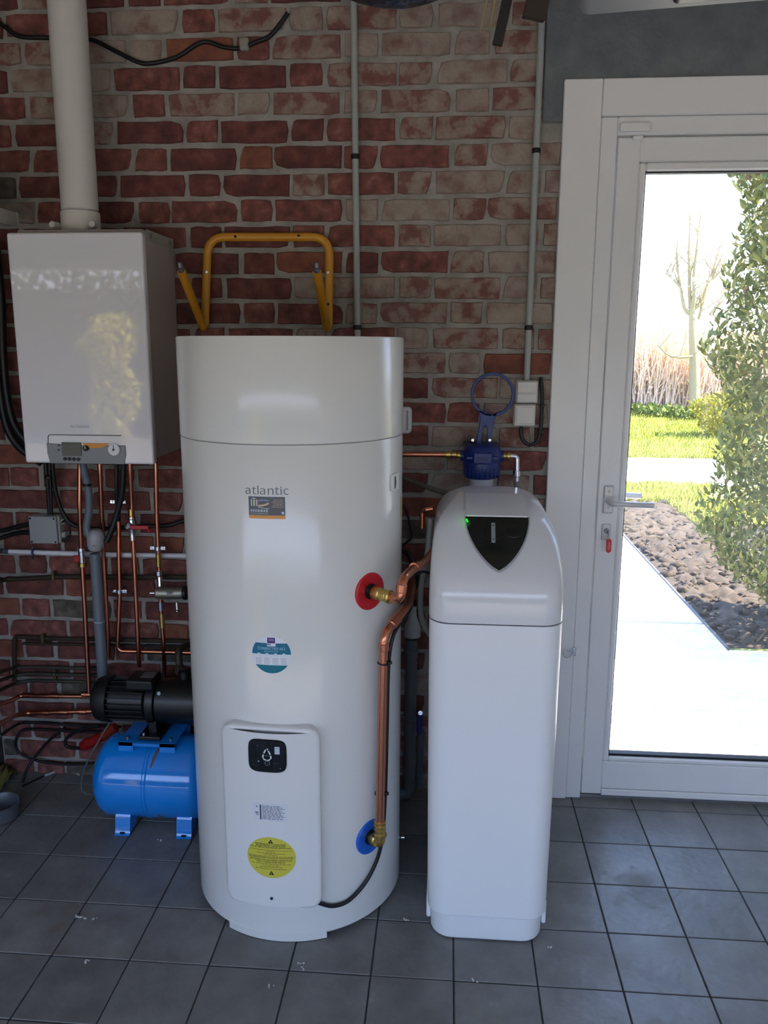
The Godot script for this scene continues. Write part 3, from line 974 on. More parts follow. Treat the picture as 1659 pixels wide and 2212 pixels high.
func boiler_pipes() -> void:
	var rusty := mat("aged pipe", Color(0.22, 0.18, 0.13), 0.7, 0.3)
	var grey := mat("grey drain plastic", Color(0.40, 0.43, 0.47), 0.4)
	# the leftmost copper pipe, with its small valve, turning along the wall and out along the left wall
	var p1 := run("copper_pipe", [Vector3(-1.1549, 1.1586, 0.0750), Vector3(-1.1690, 0.9873, 0.0750), Vector3(-1.1812, 0.8307, 0.0600), Vector3(-1.1839, 0.6416, 0.0600), Vector3(-1.1907, 0.3241, 0.0600), Vector3(-1.4401, 0.3161, 0.0600), Vector3(-1.4361, 0.3192, 0.1000), Vector3(-1.3156, 0.4572, 0.4500)], 0.0078, 0.02, copper, "leftmost copper pipe under the boiler, with a tiny red valve, bending left above the floor")
	var vv := Vector3(-1.1811, 0.8105, 0.0600)
	part("valve_body", B.new().rod(vv + Vector3(0, -0.022, 0), vv + Vector3(0, 0.022, 0), 0.011, 12), chrome, p1)
	part("valve_nut", B.new().rod(vv + Vector3(0, 0.018, 0), vv + Vector3(0, 0.032, 0), 0.0135, 6), chrome, p1)
	part("valve_nut", B.new().rod(vv + Vector3(0, -0.034, 0), vv + Vector3(0, -0.018, 0), 0.0135, 6), brass, p1)
	part("valve_handle", B.new().rbox(vv + Vector3(-0.012, -0.003, 0.014), Vector3(0.020, 0.022, 0.010), 0.003), mat("valve red", Color(0.62, 0.05, 0.08), 0.35), p1, "small red handle")
	for q in [Vector3(-1.1999, 0.3304, 0.0600), Vector3(-1.3124, 0.3210, 0.0600), Vector3(-1.4071, 0.3191, 0.0600)]:
		part("coupling", B.new().rod(q - Vector3(0.016, 0, 0), q + Vector3(0.016, 0, 0), 0.0095, 12), copper, p1)
	# copper pipe just above the floor, also with soldered couplings
	var p0 := run("copper_pipe", [Vector3(-1.1182, 0.2749, 0.0600), Vector3(-1.4127, 0.2545, 0.0600), Vector3(-1.4346, 0.2642, 0.1000), Vector3(-1.2913, 0.4109, 0.5000)], 0.0085, 0.02, copper, "lowest copper pipe along the brick wall, running left from behind the pump")
	for q in [Vector3(-1.2158, 0.2676, 0.0600), Vector3(-1.2812, 0.2633, 0.0600), Vector3(-1.3468, 0.2589, 0.0600), Vector3(-1.4028, 0.2549, 0.0600)]:
		part("coupling", B.new().rod(q - Vector3(0.014, 0, 0), q + Vector3(0.014, 0, 0), 0.0102, 12), copper, p0)
	run("copper_pipe", [Vector3(-1.0932, 1.1594, 0.0750), Vector3(-1.0939, 1.1050, 0.0750), Vector3(-1.1039, 0.9856, 0.0600), Vector3(-1.1187, 0.8101, 0.0350), Vector3(-1.1233, 0.4557, 0.0350)], 0.0075, 0.03, copper, "copper pipe that runs down behind the grey drain under the boiler")
	run("copper_pipe", [Vector3(-1.0424, 1.1582, 0.0600), Vector3(-1.0525, 0.9694, 0.0500), Vector3(-1.0607, 0.8154, 0.0500), Vector3(-1.0655, 0.6896, 0.0500), Vector3(-1.0863, 0.4859, 0.0500), Vector3(-0.9657, 0.4867, 0.0500), Vector3(-0.7926, 0.4877, 0.0500)], 0.0075, 0.022, copper, "copper pipe that turns right in a square bend above the black pump")
	saddle(Vector3(-1.0668, 0.6943, 0.0500), "shiny two-screw clip holding the copper pipe with the square bend")
	saddle(Vector3(-1.0524, 0.9937, 0.0500), "clip half hidden by the black hose under the boiler")
	var p4 := run("copper_pipe", [Vector3(-0.9943, 1.1608, 0.0750), Vector3(-0.9961, 1.1065, 0.0750), Vector3(-1.0040, 0.9724, 0.0600), Vector3(-1.0058, 0.8656, 0.0600), Vector3(-1.0107, 0.4368, 0.0600)], 0.0075, 0.03, copper, "straight copper pipe under the boiler with a red lever valve")
	var v4 := Vector3(-1.0063, 0.9196, 0.0620)
	part("valve_body", B.new().lathe([Vector2(0, -0.028), Vector2(0.011, -0.028), Vector2(0.011, -0.014), Vector2(0.014, -0.008), Vector2(0.014, 0.008), Vector2(0.011, 0.014), Vector2(0.011, 0.028), Vector2(0, 0.028)], Transform3D(Basis(), v4), 16), chrome, p4)
	part("valve_neck", B.new().rod(v4, v4 + Vector3(-0.006, 0.004, 0.026), 0.011, 12), chrome, p4)
	part("compression_nut", B.new().rod(v4 + Vector3(0, 0.030, 0), v4 + Vector3(0, 0.055, 0), 0.0095, 6), brass, p4)
	part("compression_nut", B.new().rod(v4 + Vector3(0, -0.050, 0), v4 + Vector3(0, -0.028, 0), 0.0105, 6), chrome, p4)
	var le := part("valve_lever", B.new().rbox(v4 + Vector3(0.034, 0.0, 0.026), Vector3(0.062, 0.014, 0.006), 0.003), mat("lever red", Color(0.70, 0.04, 0.12), 0.35), p4, "flat red lever")
	part("lever_tip", B.new().rod(v4 + Vector3(0.064, -0.004, 0.026), v4 + Vector3(0.066, -0.016, 0.024), 0.0045, 10), mats["lever red"], le)
	# the right-hand copper pipe feeding the magnetic filter
	var p5 := run("copper_pipe", [Vector3(-0.9127, 1.1612, 0.0700), Vector3(-0.9139, 1.1099, 0.0700), Vector3(-0.9234, 0.9437, 0.0600), Vector3(-0.9266, 0.7733, 0.0550), Vector3(-0.9279, 0.6315, 0.0550), Vector3(-0.9248, 0.5112, 0.0550), Vector3(-0.9399, 0.3271, 0.0300)], 0.0075, 0.03, copper, "rightmost copper pipe under the boiler, running into the steel filter")
	for q in [[1196, 1206], [1212, 1222]]:
		pass
	part("press_fitting", B.new().rod(Vector3(-0.9262, 0.8266, 0.0570), Vector3(-0.9273, 0.7829, 0.0560), 0.0092, 12), brass, p5)
	part("coupling_nut", B.new().rod(Vector3(-0.9280, 0.7704, 0.0560), Vector3(-0.9273, 0.7533, 0.0560), 0.0135, 6), chrome, p5)
	part("press_fitting", B.new().rod(Vector3(-0.9268, 0.6236, 0.0550), Vector3(-0.9262, 0.5740, 0.0550), 0.0092, 12), brass, p5)
	saddle(Vector3(-0.9263, 0.8454, 0.0580), "bright clip holding the rightmost copper pipe above the steel filter")
	var mf := thing("magnetic_filter", "horizontal steel dirt filter with blue lettering beside the tall tank", "filter", Vector3(-0.8980, 0.6957, 0.0600))
	var f0 := Vector3(-0.9399, 0.6945, 0.0600)
	var f1 := Vector3(-0.8486, 0.6971, 0.0600)
	var ax := f1 - f0
	part("body", B.new().lathe([Vector2(0, 0), Vector2(0.016, 0), Vector2(0.0205, 0.005), Vector2(0.0205, ax.length() - 0.008), Vector2(0.018, ax.length()), Vector2(0, ax.length())], B.along(f0, f1), 26), mat("brushed steel", Color(0.60, 0.585, 0.54), 0.38, 0.8), mf)
	part("end_cap", B.new().rod(f1, f1 + ax.normalized() * 0.014, 0.023, 20, 0.003), black, mf)
	part("drain_plug", B.new().rod(f0 - ax.normalized() * 0.020, f0, 0.0055, 10), chrome, mf)
	lay("lettering", flat_text("BWT", Vector2(0.023, 0.0105), Transform3D(Basis(), Vector3(-0.8842, 0.7026, 0.0812)), sans), mat("blue print", Color(0.10, 0.16, 0.38), 0.5), mf)
	part("inlet_neck", B.new().rod(Vector3(-0.9252, 0.7508, 0.0580), Vector3(-0.9247, 0.7185, 0.0600), 0.0105, 12), chrome, mf)
	part("outlet_nut", B.new().rod(Vector3(-0.9266, 0.6659, 0.0580), Vector3(-0.9274, 0.6351, 0.0560), 0.0115, 6), chrome, mf)
	var dc := Vector3(-0.8709, 0.6672, 0.0620)
	part("drain_cock", B.new().rod(dc, dc + Vector3(0.002, -0.032, 0.004), 0.006, 10), chrome, mf)
	part("drain_cock_handle", B.new().rod(dc + Vector3(0.002, -0.026, 0.006), dc + Vector3(0.016, -0.028, 0.012), 0.004, 8), chrome, mf)
	# the grey condensate drain with its tundish
	var dr := thing("drain_pipe", "grey plastic drain pipe with a pale funnel joint under the boiler", "pipe", Vector3(-1.1186, 0.3760, 0.1000))
	var up := B.new()
	up.tube(flow([Vector3(-1.1243, 1.1732, 0.1300), Vector3(-1.1270, 1.1170, 0.1200), Vector3(-1.1236, 1.0614, 0.1100), Vector3(-1.1225, 1.0237, 0.1050), Vector3(-1.1285, 0.9705, 0.1000), Vector3(-1.1399, 0.9177, 0.1000), Vector3(-1.1314, 0.8876, 0.1000)], 5), 0.0118, 14)
	part("hose", up, grey, dr)
	var cu := Vector3(-1.1124, 0.8759, 0.1000)
	part("tundish", B.new().lathe([Vector2(0, 0.036), Vector2(0.014, 0.036), Vector2(0.024, 0.026), Vector2(0.0275, 0.008), Vector2(0.026, -0.012), Vector2(0.020, -0.030), Vector2(0, -0.030)], Transform3D(Basis(Vector3(0, 0, 1), -0.15), cu), 24), mat("pale plastic", Color(0.62, 0.62, 0.63), 0.4), dr, "pale funnel joint")
	part("tundish_spout", B.new().rod(Vector3(-1.1107, 0.8626, 0.1200), Vector3(-1.1073, 0.8602, 0.1280), 0.006, 10), mats["pale plastic"], dr)
	part("pipe", B.new().rod(Vector3(-1.1183, 0.8346, 0.1000), Vector3(-1.1210, 0.3645, 0.1000), 0.0172, 24), grey, dr)
	part("socket", B.new().rod(Vector3(-1.1208, 0.4135, 0.1000), Vector3(-1.1192, 0.3432, 0.1000), 0.0205, 24), grey, dr)
	part("joint_ring", B.new().rod(Vector3(-1.1197, 0.6093, 0.1000), Vector3(-1.1197, 0.6029, 0.1000), 0.0180, 24), mat("ring grey", Color(0.62, 0.65, 0.68), 0.4), dr)
	part("strap", B.new().rod(Vector3(-1.1235, 1.0629, 0.1100), Vector3(-1.1241, 1.0541, 0.1100), 0.0135, 14), black, dr)
	# black hoses and cables round the boiler
	var hose := mat("dark hose", Color(0.075, 0.08, 0.088), 0.45)
	var h1 := thing("black_hose", "thick black hose hanging from the right of the boiler down to the drain funnel", "hose", Vector3(-1.0795, 0.8730, 0.1100))
	part("hose", B.new().tube(flow([Vector3(-0.9881, 1.1762, 0.1400), Vector3(-0.9943, 1.1176, 0.1300), Vector3(-1.0074, 1.0431, 0.1200), Vector3(-1.0307, 0.9744, 0.1100), Vector3(-1.0541, 0.9142, 0.1100), Vector3(-1.0732, 0.8762, 0.1100)], 6), 0.0095, 12), hose, h1)
	var h2 := thing("black_hose", "thin black hose beside the thick one under the right of the boiler", "hose", Vector3(-1.0436, 0.9476, 0.0900))
	part("hose", B.new().tube(flow([Vector3(-1.0267, 1.1708, 0.1000), Vector3(-1.0331, 1.1111, 0.0900), Vector3(-1.0400, 1.0364, 0.0850), Vector3(-1.0528, 0.9324, 0.0550)], 6), 0.0065, 12), hose, h2)
	var c1 := thing("cable_bundle", "two black cables strapped together from the boiler to the grey junction box", "cable", Vector3(-1.2859, 0.9466, 0.0500))
	part("cable", B.new().tube(flow([Vector3(-1.2755, 1.1625, 0.0600), Vector3(-1.2815, 1.1022, 0.0550), Vector3(-1.2828, 1.0411, 0.0500), Vector3(-1.2895, 0.9444, 0.0400)], 5), 0.0065, 10), black, c1)
	part("cable", B.new().tube(flow([Vector3(-1.2633, 1.1626, 0.0600), Vector3(-1.2666, 1.1031, 0.0600), Vector3(-1.2735, 1.0413, 0.0500), Vector3(-1.2832, 0.9445, 0.0400)], 5), 0.0055, 10), black, c1)
	part("strap", B.new().rod(Vector3(-1.2743, 1.0768, 0.0550), Vector3(-1.2752, 1.0662, 0.0550), 0.0125, 12), black, c1)
	var c2 := thing("black_cable", "black cable curving from the boiler to the right across the bricks", "cable", Vector3(-1.1962, 0.8977, 0.0300))
	part("cable", B.new().tube(flow([Vector3(-1.2526, 1.1628, 0.0600), Vector3(-1.2584, 1.1025, 0.0550), Vector3(-1.2621, 1.0406, 0.0450), Vector3(-1.2540, 0.9703, 0.0350), Vector3(-1.2291, 0.9188, 0.0300), Vector3(-1.1858, 0.8999, 0.0250), Vector3(-1.1099, 0.8973, 0.0200), Vector3(-1.0002, 0.9074, 0.0200), Vector3(-0.9070, 0.9124, 0.0200), Vector3(-0.8679, 0.9240, 0.0200), Vector3(-0.7824, 0.9503, 0.0200)], 5), 0.0068, 10), black, c2)
	var c3 := thing("black_cable", "pair of black cables running left from the grey junction box", "cable", Vector3(-1.4112, 0.8784, 0.0200))
	part("cable", B.new().tube(flow([Vector3(-1.3474, 0.9132, 0.0300), Vector3(-1.4065, 0.9000, 0.0250), Vector3(-1.4636, 0.8847, 0.0250), Vector3(-1.4893, 0.8836, 0.0500), Vector3(-1.4462, 0.9042, 0.2000)], 5), 0.0075, 10), black, c3)
	part("cable", B.new().tube(flow([Vector3(-1.3501, 0.8820, 0.0300), Vector3(-1.4085, 0.8780, 0.0250), Vector3(-1.4609, 0.8627, 0.0250), Vector3(-1.4923, 0.8522, 0.0500), Vector3(-1.4492, 0.8747, 0.2000)], 5), 0.0075, 10), black, c3)
	var c4 := thing("black_cable", "short looped black cable on the right side of the grey junction box", "cable", Vector3(-1.2462, 0.8998, 0.0300))
	part("cable", B.new().tube(flow([Vector3(-1.2542, 0.9183, 0.0300), Vector3(-1.2372, 0.9243, 0.0350), Vector3(-1.2280, 0.9013, 0.0350), Vector3(-1.2310, 0.8721, 0.0300), Vector3(-1.2467, 0.8529, 0.0300), Vector3(-1.2628, 0.8592, 0.0250)], 5), 0.0035, 8), black, c4)
	# fat black hoses left of the boiler
	for k in 2:
		var hh := thing("corrugated_hose", ["fat black hose left of the boiler, nearest to the boiler", "fat black hose left of the boiler, nearest to the corner"][k], "hose", Vector3(-1.3518, 1.1899, 0.0500), "black hoses left of the boiler")
		var s := 14.0 * k
		var pts := flow([Vector3(-1.3860, 1.7978, 0.0500), Vector3(-1.3839, 1.6339, 0.0500), Vector3(-1.3937, 1.4655, 0.0500), Vector3(-1.3936, 1.3362, 0.0500), Vector3(-1.3803, 1.2487, 0.0500), Vector3(-1.3512, 1.1973, 0.0500), Vector3(-1.2948, 1.1386, 0.0500)], 8) if k == 0 else flow([Vector3(-1.4149, 1.8004, 0.0300), Vector3(-1.4129, 1.6350, 0.0300), Vector3(-1.4231, 1.4652, 0.0300), Vector3(-1.4246, 1.3201, 0.0300), Vector3(-1.4119, 1.2242, 0.0300), Vector3(-1.3743, 1.1604, 0.0300), Vector3(-1.3071, 1.1132, 0.0300)], 8)
		part("hose", B.new().tube(pts, 0.0125, 12), hose, hh)
	# junction box
	var jb := thing("junction_box", "square grey junction box with a screwed lid under the left of the boiler", "junction box", Vector3(-1.3251, 0.8883, 0.0000))
	var jc := Vector3(-1.3136, 0.8935, 0.0220)
	part("box", B.new().rbox(jc + Vector3(0.004, 0.0, -0.006), Vector3(0.097, 0.094, 0.036), 0.006), mat("box grey", Color(0.60, 0.60, 0.56), 0.5), jb)
	part("lid", B.new().rbox(jc + Vector3(0, 0, 0.018), Vector3(0.094, 0.092, 0.012), 0.004), mat("lid grey", Color(0.56, 0.57, 0.58), 0.45), jb)
	for sx in [-1, 1]:
		for sy in [-1, 1]:
			part("lid_screw", B.new().rod(jc + Vector3(sx * 0.040, sy * 0.039, 0.022), jc + Vector3(sx * 0.040, sy * 0.039, 0.0255), 0.0038, 8), mat("dark screw", Color(0.15, 0.15, 0.15), 0.6), jb)
	for q in [0.025, -0.02]:
		part("cable_gland", B.new().rod(jc + Vector3(0.048, q, -0.006), jc + Vector3(0.064, q, -0.006), 0.010, 14), mats["box grey"], jb)
	# the white plastic pipe across the wall
	var wp := thing("white_pipe", "white plastic water pipe running across the brick wall at mid height", "pipe", Vector3(-1.4753, 0.8162, 0.0300))
	part("pipe", B.new().tube([Vector3(-1.4477, 0.8147, 0.0280), Vector3(-1.3172, 0.8131, 0.0280), Vector3(-1.0965, 0.8120, 0.0280), Vector3(-0.7856, 0.8147, 0.0280)], 0.0078, 14), mat("white pipe", Color(0.84, 0.84, 0.86), 0.35), wp)
	part("end_nut", B.new().rod(Vector3(-1.4636, 0.8159, 0.0280), Vector3(-1.4445, 0.8148, 0.0280), 0.0095, 6), mat("grey fitting", Color(0.38, 0.40, 0.45), 0.4, 0.5), wp)
	part("end_fitting", B.new().tube([Vector3(-1.4604, 0.8160, 0.0280), Vector3(-1.4732, 0.8157, 0.0280), Vector3(-1.5245, 0.8161, 0.0280)], 0.0075, 10), chrome, wp)
	var wc := Vector3(-1.3606, 0.8141, 0.0300)
	part("clip_band", B.new().rod(wc + Vector3(-0.004, 0, 0), wc + Vector3(0.004, 0, 0), 0.0098, 14), mat("blue clip", Color(0.20, 0.27, 0.42), 0.4), wp)
	for s in [-1.0, 1.0]:
		part("clip_screw", B.new().rod(wc + Vector3(0, s * 0.017, 0), wc + Vector3(0, s * 0.017, 0.008), 0.005, 10), chrome, wp)
	# old dull pipes along the wall
	var o1 := run("old_pipe", [Vector3(-0.7911, 0.7402, 0.0200), Vector3(-1.2994, 0.7286, 0.0200), Vector3(-1.3932, 0.7197, 0.0200), Vector3(-1.4685, 0.7174, 0.0300), Vector3(-1.4458, 0.7584, 0.2000)], 0.0085, 0.05, rusty, "dull brown old pipe across the wall just below the white pipe")
	part("wall_hook", B.new().rbox(Vector3(-1.2996, 0.7339, 0.0220), Vector3(0.009, 0.03, 0.024), 0.002), mat("old brass", Color(0.38, 0.34, 0.20), 0.5, 0.6), o1)
	var o2 := run("old_pipe", [Vector3(-0.8017, 0.5152, 0.0160), Vector3(-1.3564, 0.5086, 0.0160), Vector3(-1.4543, 0.5120, 0.0160), Vector3(-1.4539, 0.5056, 0.0300), Vector3(-1.4673, 0.3577, 0.0300)], 0.0075, 0.02, rusty, "dull brown old pipe that bends down at the corner of the left wall")
	part("wall_hook", B.new().rbox(Vector3(-1.3558, 0.5117, 0.0200), Vector3(0.010, 0.03, 0.022), 0.002), mats["old brass"], o2)
	run("old_pipe", [Vector3(-0.8031, 0.4947, 0.0140), Vector3(-1.4330, 0.4870, 0.0140)], 0.005, 0.05, rusty, "thin dark pipe directly under the bending brown one")
	var dull := mat("dull grey pipe", Color(0.26, 0.25, 0.22), 0.55, 0.4)
	var lows := [[1446, 1442, "uppermost"], [1459, 1456, "middle"], [1472, 1471, "lowest"]]
	for q in 3:
		var y0: float = [1446.0, 1460.0, 1474.0][q]
		var pts: Array = [[Vector3(-1.1380, 0.4117, 0.0300), Vector3(-1.4150, 0.4085, 0.0300), Vector3(-1.4564, 0.4119, 0.0500), Vector3(-1.3369, 0.5351, 0.4000)], [Vector3(-1.1396, 0.3866, 0.0300), Vector3(-1.4171, 0.3849, 0.0300), Vector3(-1.4590, 0.3833, 0.0500), Vector3(-1.3398, 0.5060, 0.4000)], [Vector3(-1.1412, 0.3631, 0.0300), Vector3(-1.4193, 0.3595, 0.0300), Vector3(-1.4618, 0.3530, 0.0500), Vector3(-1.3434, 0.4695, 0.4000)]][q]
		run("wall_pipe", pts, 0.0062, 0.03, dull, "%s of the three dull grey pipes low on the brick wall, left of the drain" % lows[q][2], "pipe", "three dull pipes low on the wall")
	var ck := Vector3(-1.3235, 0.3866, 0.0300)
	var hk := thing("pipe_hanger", "small brass hanger holding the three dull pipes low on the wall", "pipe clip", ck)
	part("plate", B.new().rbox(ck + Vector3(0, -0.004, -0.008), Vector3(0.010, 0.062, 0.014), 0.002), mats["old brass"], hk)
	for q in [Vector3(-1.3191, 0.3884, 0.0420), Vector3(-1.3135, 0.3568, 0.0420)]:
		part("screw", B.new().rod(q, q + Vector3(0, 0, 0.004), 0.006, 10), chrome, hk)

# ---------- the blue pressure tank with its pump ----------
func pump_set() -> void:
	var blue := mat("blue paint", Color(0.05, 0.50, 0.84), 0.10)
	blue.clearcoat_enabled = true; blue.clearcoat = 0.6; blue.clearcoat_roughness = 0.05
	var c := Vector3(-0.900, 0.148, 0.235)
	var o := thing("pressure_tank", "bright blue horizontal pressure tank on four feet beside the tall white tank", "tank", Vector3(c.x, 0, c.z))
	var prof := []
	var r := 0.1295
	for k in 9:
		var a := PI * 0.5 * k / 8
		prof.append(Vector2(r * sin(a), 0.068 * (1.0 - cos(a))))
	prof.append_array([Vector2(r, 0.188), Vector2(r + 0.0035, 0.192), Vector2(r + 0.0035, 0.198), Vector2(r, 0.202)])
	for k in 9:
		var a := PI * 0.5 * (1.0 - k / 8.0)
		prof.append(Vector2(r * sin(a), 0.390 - 0.068 * (1.0 - cos(a))))
	part("vessel", B.new().lathe(prof, B.along(c + Vector3(-0.195, 0, 0), c + Vector3(0.195, 0, 0)), 56), blue, o)
	# rusty scratches where the girth weld was wiped
	var rust := mat("rust scratch", Color(0.42, 0.27, 0.20), 0.8)
	for q in [[0.0, 70.0, 38.0], [0.006, -36.0, -52.0]]:
		var b := B.new()
		var rows := []
		for k in 7:
			var t := k / 6.0
			var a := deg_to_rad(lerpf(q[1], q[2], t))
			var xx: float = c.x + 0.030 + q[0] - t * 0.012 * signf(q[1])
			var w := 0.0035 * sin(PI * (0.12 + 0.76 * t)) + 0.001
			var row := PackedVector3Array()
			for s in [-1.0, 1.0]:
				row.append(Vector3(xx + s * w, c.y + sin(a) * (r + 0.0006), c.z + cos(a) * (r + 0.0006)))
			rows.append(row)
		part("scratch", b.grid(rows, false, 0), rust, o, "brown rusty scratch")
	for sx in [-0.080, 0.114]:
		for sz in [1.0, -1.0]:
			var b := B.new()
			var w := 0.0235
			var f := PackedVector2Array()
			# the foot seen from the side: a strip that leaves the vessel and turns out on the floor
			var rows := []
			for q in [[0.085, 0.085], [0.099, 0.060], [0.103, 0.052], [0.106, 0.030], [0.110, 0.008], [0.120, 0.0045]]:
				rows.append(PackedVector3Array([Vector3(c.x + sx - w, q[1], c.z + sz * q[0]), Vector3(c.x + sx + w, q[1], c.z + sz * q[0])]))
			for side in [0, 1]:
				pass
			b.grid(rows, false, 0)
			var back := []
			for row in rows:
				back.append(PackedVector3Array([row[0] + Vector3(0, -0.004, -0.003 * sz), row[1] + Vector3(0, -0.004, -0.003 * sz)]))
			b.grid(back, false, 0)
			for k in rows.size() - 1:
				for e in [0, 1]:
					b.flat(rows[k][e], rows[k + 1][e], back[k + 1][e], back[k][e], Vector3(-1 if e == 0 else 1, 0, 0))
			b.flat(rows[-1][0], rows[-1][1], back[-1][1], back[-1][0], Vector3(0, 0, sz))
			# webs from the strip back to the vessel
			for e in [-1.0, 1.0]:
				b.flat(Vector3(c.x + sx + e * w, 0.08, c.z + sz * 0.02), Vector3(c.x + sx + e * w, 0.070, c.z + sz * 0.09), Vector3(c.x + sx + e * w, 0.010, c.z + sz * 0.106), Vector3(c.x + sx + e * w, 0.010, c.z + sz * 0.06), Vector3(e, 0, 0))
			var foot := part("foot", b, blue, o)
			if sz > 0:
				part("bolt_slot", B.new().prism(rounded(0.016, 0.007, 0.0034), 0.0, 0.0012, Transform3D(Basis(Vector3.RIGHT, -PI * 0.33), Vector3(c.x + sx, 0.0085, c.z + 0.1125))), mat("slot black", Color(0.02, 0.02, 0.025), 0.9), foot)
	# the saddle that carries the pump
	var sd := B.new()
	var top := 0.290
	sd.cbox(Vector3(-0.996, top - 0.004, 0.150), Vector3(-0.816, top, 0.300), 0.001)
	sd.cbox(Vector3(-0.996, top - 0.014, 0.296), Vector3(-0.816, top, 0.300), 0.001)
	for x in [[-0.996, -0.949], [-0.866, -0.816]]:
		sd.cbox(Vector3(x[0], top - 0.046, 0.296), Vector3(x[1], top - 0.002, 0.300), 0.001)
		sd.cbox(Vector3(x[0], top - 0.046, 0.150), Vector3(x[1], top - 0.002, 0.154), 0.001)
	part("pump_saddle", sd, blue, o)
	for x in [-0.975, -0.838]:
		part("saddle_bolt", B.new().rod(Vector3(x, top, 0.275), Vector3(x, top + 0.006, 0.275), 0.005, 6), steel, o)
	# the pump
	var ink := mat("black paint", Color(0.045, 0.048, 0.056), 0.38)
	var dk := mat("dark plastic", Color(0.03, 0.031, 0.036), 0.5)
	var p := thing("water_pump", "black electric water pump with a finned motor, bolted on the blue pressure tank", "pump", Vector3(-0.88, top, 0.215))
	var y := 0.390
	var z := 0.210
	part("fan_cover", B.new().lathe([Vector2(0, 0), Vector2(0.045, 0.003), Vector2(0.066, 0.016), Vector2(0.073, 0.034), Vector2(0.074, 0.060), Vector2(0.070, 0.062)], B.along(Vector3(-1.1010, y, z), Vector3(-0.9160, y, z)), 32), dk, p)
	var motor := part("motor", B.new().rod(Vector3(-1.0460, y, z), Vector3(-0.9210, y, z), 0.060, 32), ink, p)
	for k in 22:
		var a := TAU * (k + 0.5) / 22
		var q := Vector3(0, sin(a), cos(a))
		part("fin", B.new().rbox(Vector3(-0.9840, y, z) + q * 0.0635, Vector3(0.122, 0.0035, 0.013), 0.0012, Basis(Vector3.RIGHT, -a)), ink, motor)
	part("terminal_box", B.new().rbox(Vector3(-0.9310, y + 0.073, z + 0.02), Vector3(0.086, 0.034, 0.085), 0.008), dk, p)
	part("rating_plate", B.new().cbox(Vector3(-0.9340, y + 0.0895, z - 0.005), Vector3(-0.8940, y + 0.0915, z + 0.035)), mat("plate grey", Color(0.36, 0.36, 0.37), 0.5), p, "small grey rating plate")
	part("flange", B.new().lathe([Vector2(0, 0), Vector2(0.064, 0), Vector2(0.072, 0.006), Vector2(0.074, 0.022), Vector2(0.070, 0.030), Vector2(0, 0.030)], B.along(Vector3(-0.9210, y, z), Vector3(-0.8160, y, z)), 32), ink, p)
	part("pump_body", B.new().lathe([Vector2(0, 0), Vector2(0.066, 0), Vector2(0.070, 0.004), Vector2(0.071, 0.10), Vector2(0.066, 0.150), Vector2(0.045, 0.165), Vector2(0, 0.166)], B.along(Vector3(-0.8880, y, z), Vector3(-0.7160, y, z)), 36), ink, p)
	part("priming_plug", B.new().rod(Vector3(-0.8680, y + 0.045, z + 0.052), Vector3(-0.8680, y + 0.052, z + 0.064), 0.007, 6), steel, p)
	var ft := B.new()
	ft.rbox(Vector3(-0.900, top + 0.008, z + 0.02), Vector3(0.070, 0.014, 0.12), 0.004)
	ft.rbox(Vector3(-0.900, top + 0.028, z + 0.015), Vector3(0.028, 0.050, 0.07), 0.006)
	part("pump_foot", ft, ink, p)
	part("foot_bolt", B.new().rod(Vector3(-0.920, top + 0.014, z + 0.070), Vector3(-0.920, top + 0.024, z + 0.070), 0.006, 6), chrome, p)
	var ol := B.new()
	ol.rod(Vector3(-0.8130, y + 0.06, z - 0.02), Vector3(-0.8130, y + 0.095, z - 0.02), 0.020, 20)
	part("outlet_collar", ol, ink, p)
	var rs := run("outlet_pipe", [Vector3(-0.8130, y + 0.09, z - 0.02), Vector3(-0.8363, 0.4859, 0.1650), Vector3(-0.8447, 0.5390, 0.1500), Vector3(-0.8191, 0.5279, 0.0600)], 0.0115, 0.03, mat("old galvanised", Color(0.24, 0.21, 0.18), 0.55, 0.5), "dark upright pipe rising from the top of the black pump")
	part("collar", B.new().rod(Vector3(-0.8358, 0.4894, 0.1660), Vector3(-0.8363, 0.4636, 0.1680), 0.0145, 16), mats["old galvanised"], rs)

